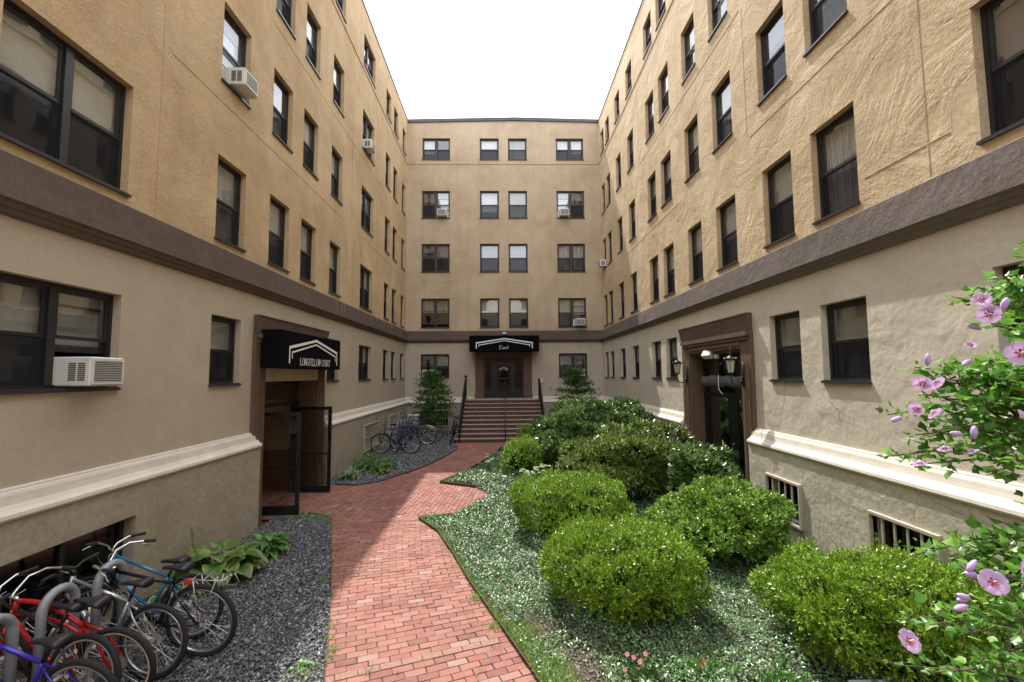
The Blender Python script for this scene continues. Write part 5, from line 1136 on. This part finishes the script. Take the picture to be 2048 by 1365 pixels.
        link('tail_light',MB().box(.10,.15,-.03,.03,zt-.07,zt-.02).mesh('tail_light',M['red'],bevel=.008),E)
    if fender:
        fd=MB(); pts=[((R_+.015)*math.cos(a),0,R_+(R_+.015)*math.sin(a)) for a in [R(20+15*i) for i in range(11)]]; fd.tube(pts,.014,6); link('mudguard',fd.mesh('mudguard',M['rimS'],True),E)
    rf=MB().box(.04,.115,-.03,-.024,.22,.235) ; ro2=link('reflector',MB().lathe([(.0,-.003),(.02,0),(0,.003)],10,(0,0,0)).mesh('reflector',plain('reflector',(.6,.55,.35),.3)),rw,(.12,-.02,.18)); ro2.rotation_euler=(R(90),0,0)
    return E
bike('black mountain bicycle with a silver rear rack, nearest the gravel path in the near rack',(-3.05,4.84),178,-5,paint('black_frame',(.012,.014,.02)),M['rimS'],'mtb','swept',True,8,R_=.368,text='TREK',hy=.93,saddle=.90)
bike('light blue bicycle standing just behind the black one at the basement window',(-3.38,5.14),181,4,paint('sky_frame',(.035,.17,.30)),M['rimG'],'mtb','riser',False,-14,saddle=.80,hy=.93)
bike('bare silver bicycle with a black saddle between the black one and the red cruiser',(-3.30,4.50),176,3,paint('silver_frame',(.42,.42,.41),.6),M['rimS'],'mtb','flat',False,10,saddle=.84,hy=.97)
bike('red cruiser bicycle with arched tubes and cream wheel rims in the near rack',(-3.33,4.20),177,-7,paint('red_frame',(.50,.012,.018)),M['rimC'],'cruiser','swept',False,-6,R_=.34,saddle=.90,hy=.95,saddle_tilt=-6)
bike('blue and violet bicycle cut off by the lower left corner of the view',(-3.25,3.76),178,-6,paint('violet_frame',(.05,.03,.38)),M['rimG'],'mtb','flat',False,0,saddle=.80,hy=.96)
bike('dark bicycle with gold toned handlebars against the left basement window',(-3.50,3.98),174,6,paint('bronze_frame',(.03,.025,.02)),M['rimG'],'mtb','riser',False,12,saddle=.86,hy=.94)
bike('dark purple bicycle leaning in the far rack, nearest the path',(-3.18,15.75),176,-5,paint('purple_frame',(.03,.015,.07)),M['rimG'],'mtb','flat',False,12,R_=.35,text=None)
bike('grey bicycle with mudguards behind the purple one in the far rack',(-2.92,17.5),183,4,paint('slate_frame',(.05,.05,.06)),M['rimS'],'mtb','flat',False,-8,R_=.35,fender=True)
bike('faded bicycle with red grips between the far rack and the barred window',(-3.75,16.35),168,6,paint('faded_frame',(.20,.18,.16)),M['rimG'],'step','riser',False,20,R_=.33)
bike('black bicycle with thick tyres standing farthest back in the far rack',(-2.75,18.2),180,-4,paint('soot_frame',(.012,.012,.012)),M['rimG'],'mtb','flat',False,5,R_=.33)
bike('black bicycle leaning alone against the left side of the brick steps',(-2.02,18.75),-94,-9,paint('coal_frame',(.01,.01,.012)),M['rimG'],'mtb','flat',False,14,R_=.33,hy=1.05)
M['galv']=plain('galvanised_tube',(.27,.29,.32),.5,.25,nscale=10,namp=.15); M['galvp']=plain('painted_rack_tube',(.17,.17,.27),.45,.3,nscale=10,namp=.15)
def rack(label,x,ys,mat,h=.98,rt_=.036,w_=.30):
    E=empty('bicycle_rack',(x,ys[0],gz(ys[0])),label=label,category='bicycle rack'); r=w_/2
    for y in ys:
        dy=y-ys[0]; pts=[(0,dy-r,0)]+[(0,dy-r*math.cos(math.pi*i/10),h-r+r*math.sin(math.pi*i/10)) for i in range(11)]+[(0,dy+r,0)]
        link('hoop',MB().tube(pts,rt_,10).mesh('hoop',mat,True),E)
    y0=min(ys)-ys[0]-.35; y1=max(ys)-ys[0]+.35; link('base_rail',MB().box(-.07,-.03,y0,y1,.0,.03).box(.03,.07,y0,y1,.0,.03).mesh('base_rail',M['rimS']),E)
rack('grey rack of thick arched tubes holding the near bicycles',-3.86,[4.68,4.16,3.64,3.12],M['galv'])
rack('blue grey rack of thick arched tubes holding the far bicycles',-3.72,[16.2,16.75,17.3,17.85],M['galvp'],1.02)
bn=empty('litter_bin',(-3.72,18.9,gz(18.9)),label='grey lidded bin on a blue base behind the far bicycle rack',category='bin')
link('base',MB().box(-.16,.16,-.16,.16,0,.55).mesh('base',paint('bin_blue',(.05,.05,.16)),bevel=.01),bn); link('body',MB().box(-.20,.20,-.18,.18,.55,.95).mesh('body',M['galv'],bevel=.02),bn); link('lid',MB().box(-.22,.22,-.20,.20,.95,1.02).mesh('lid',plain('bin_lid',(.40,.40,.42),.6),bevel=.02),bn)
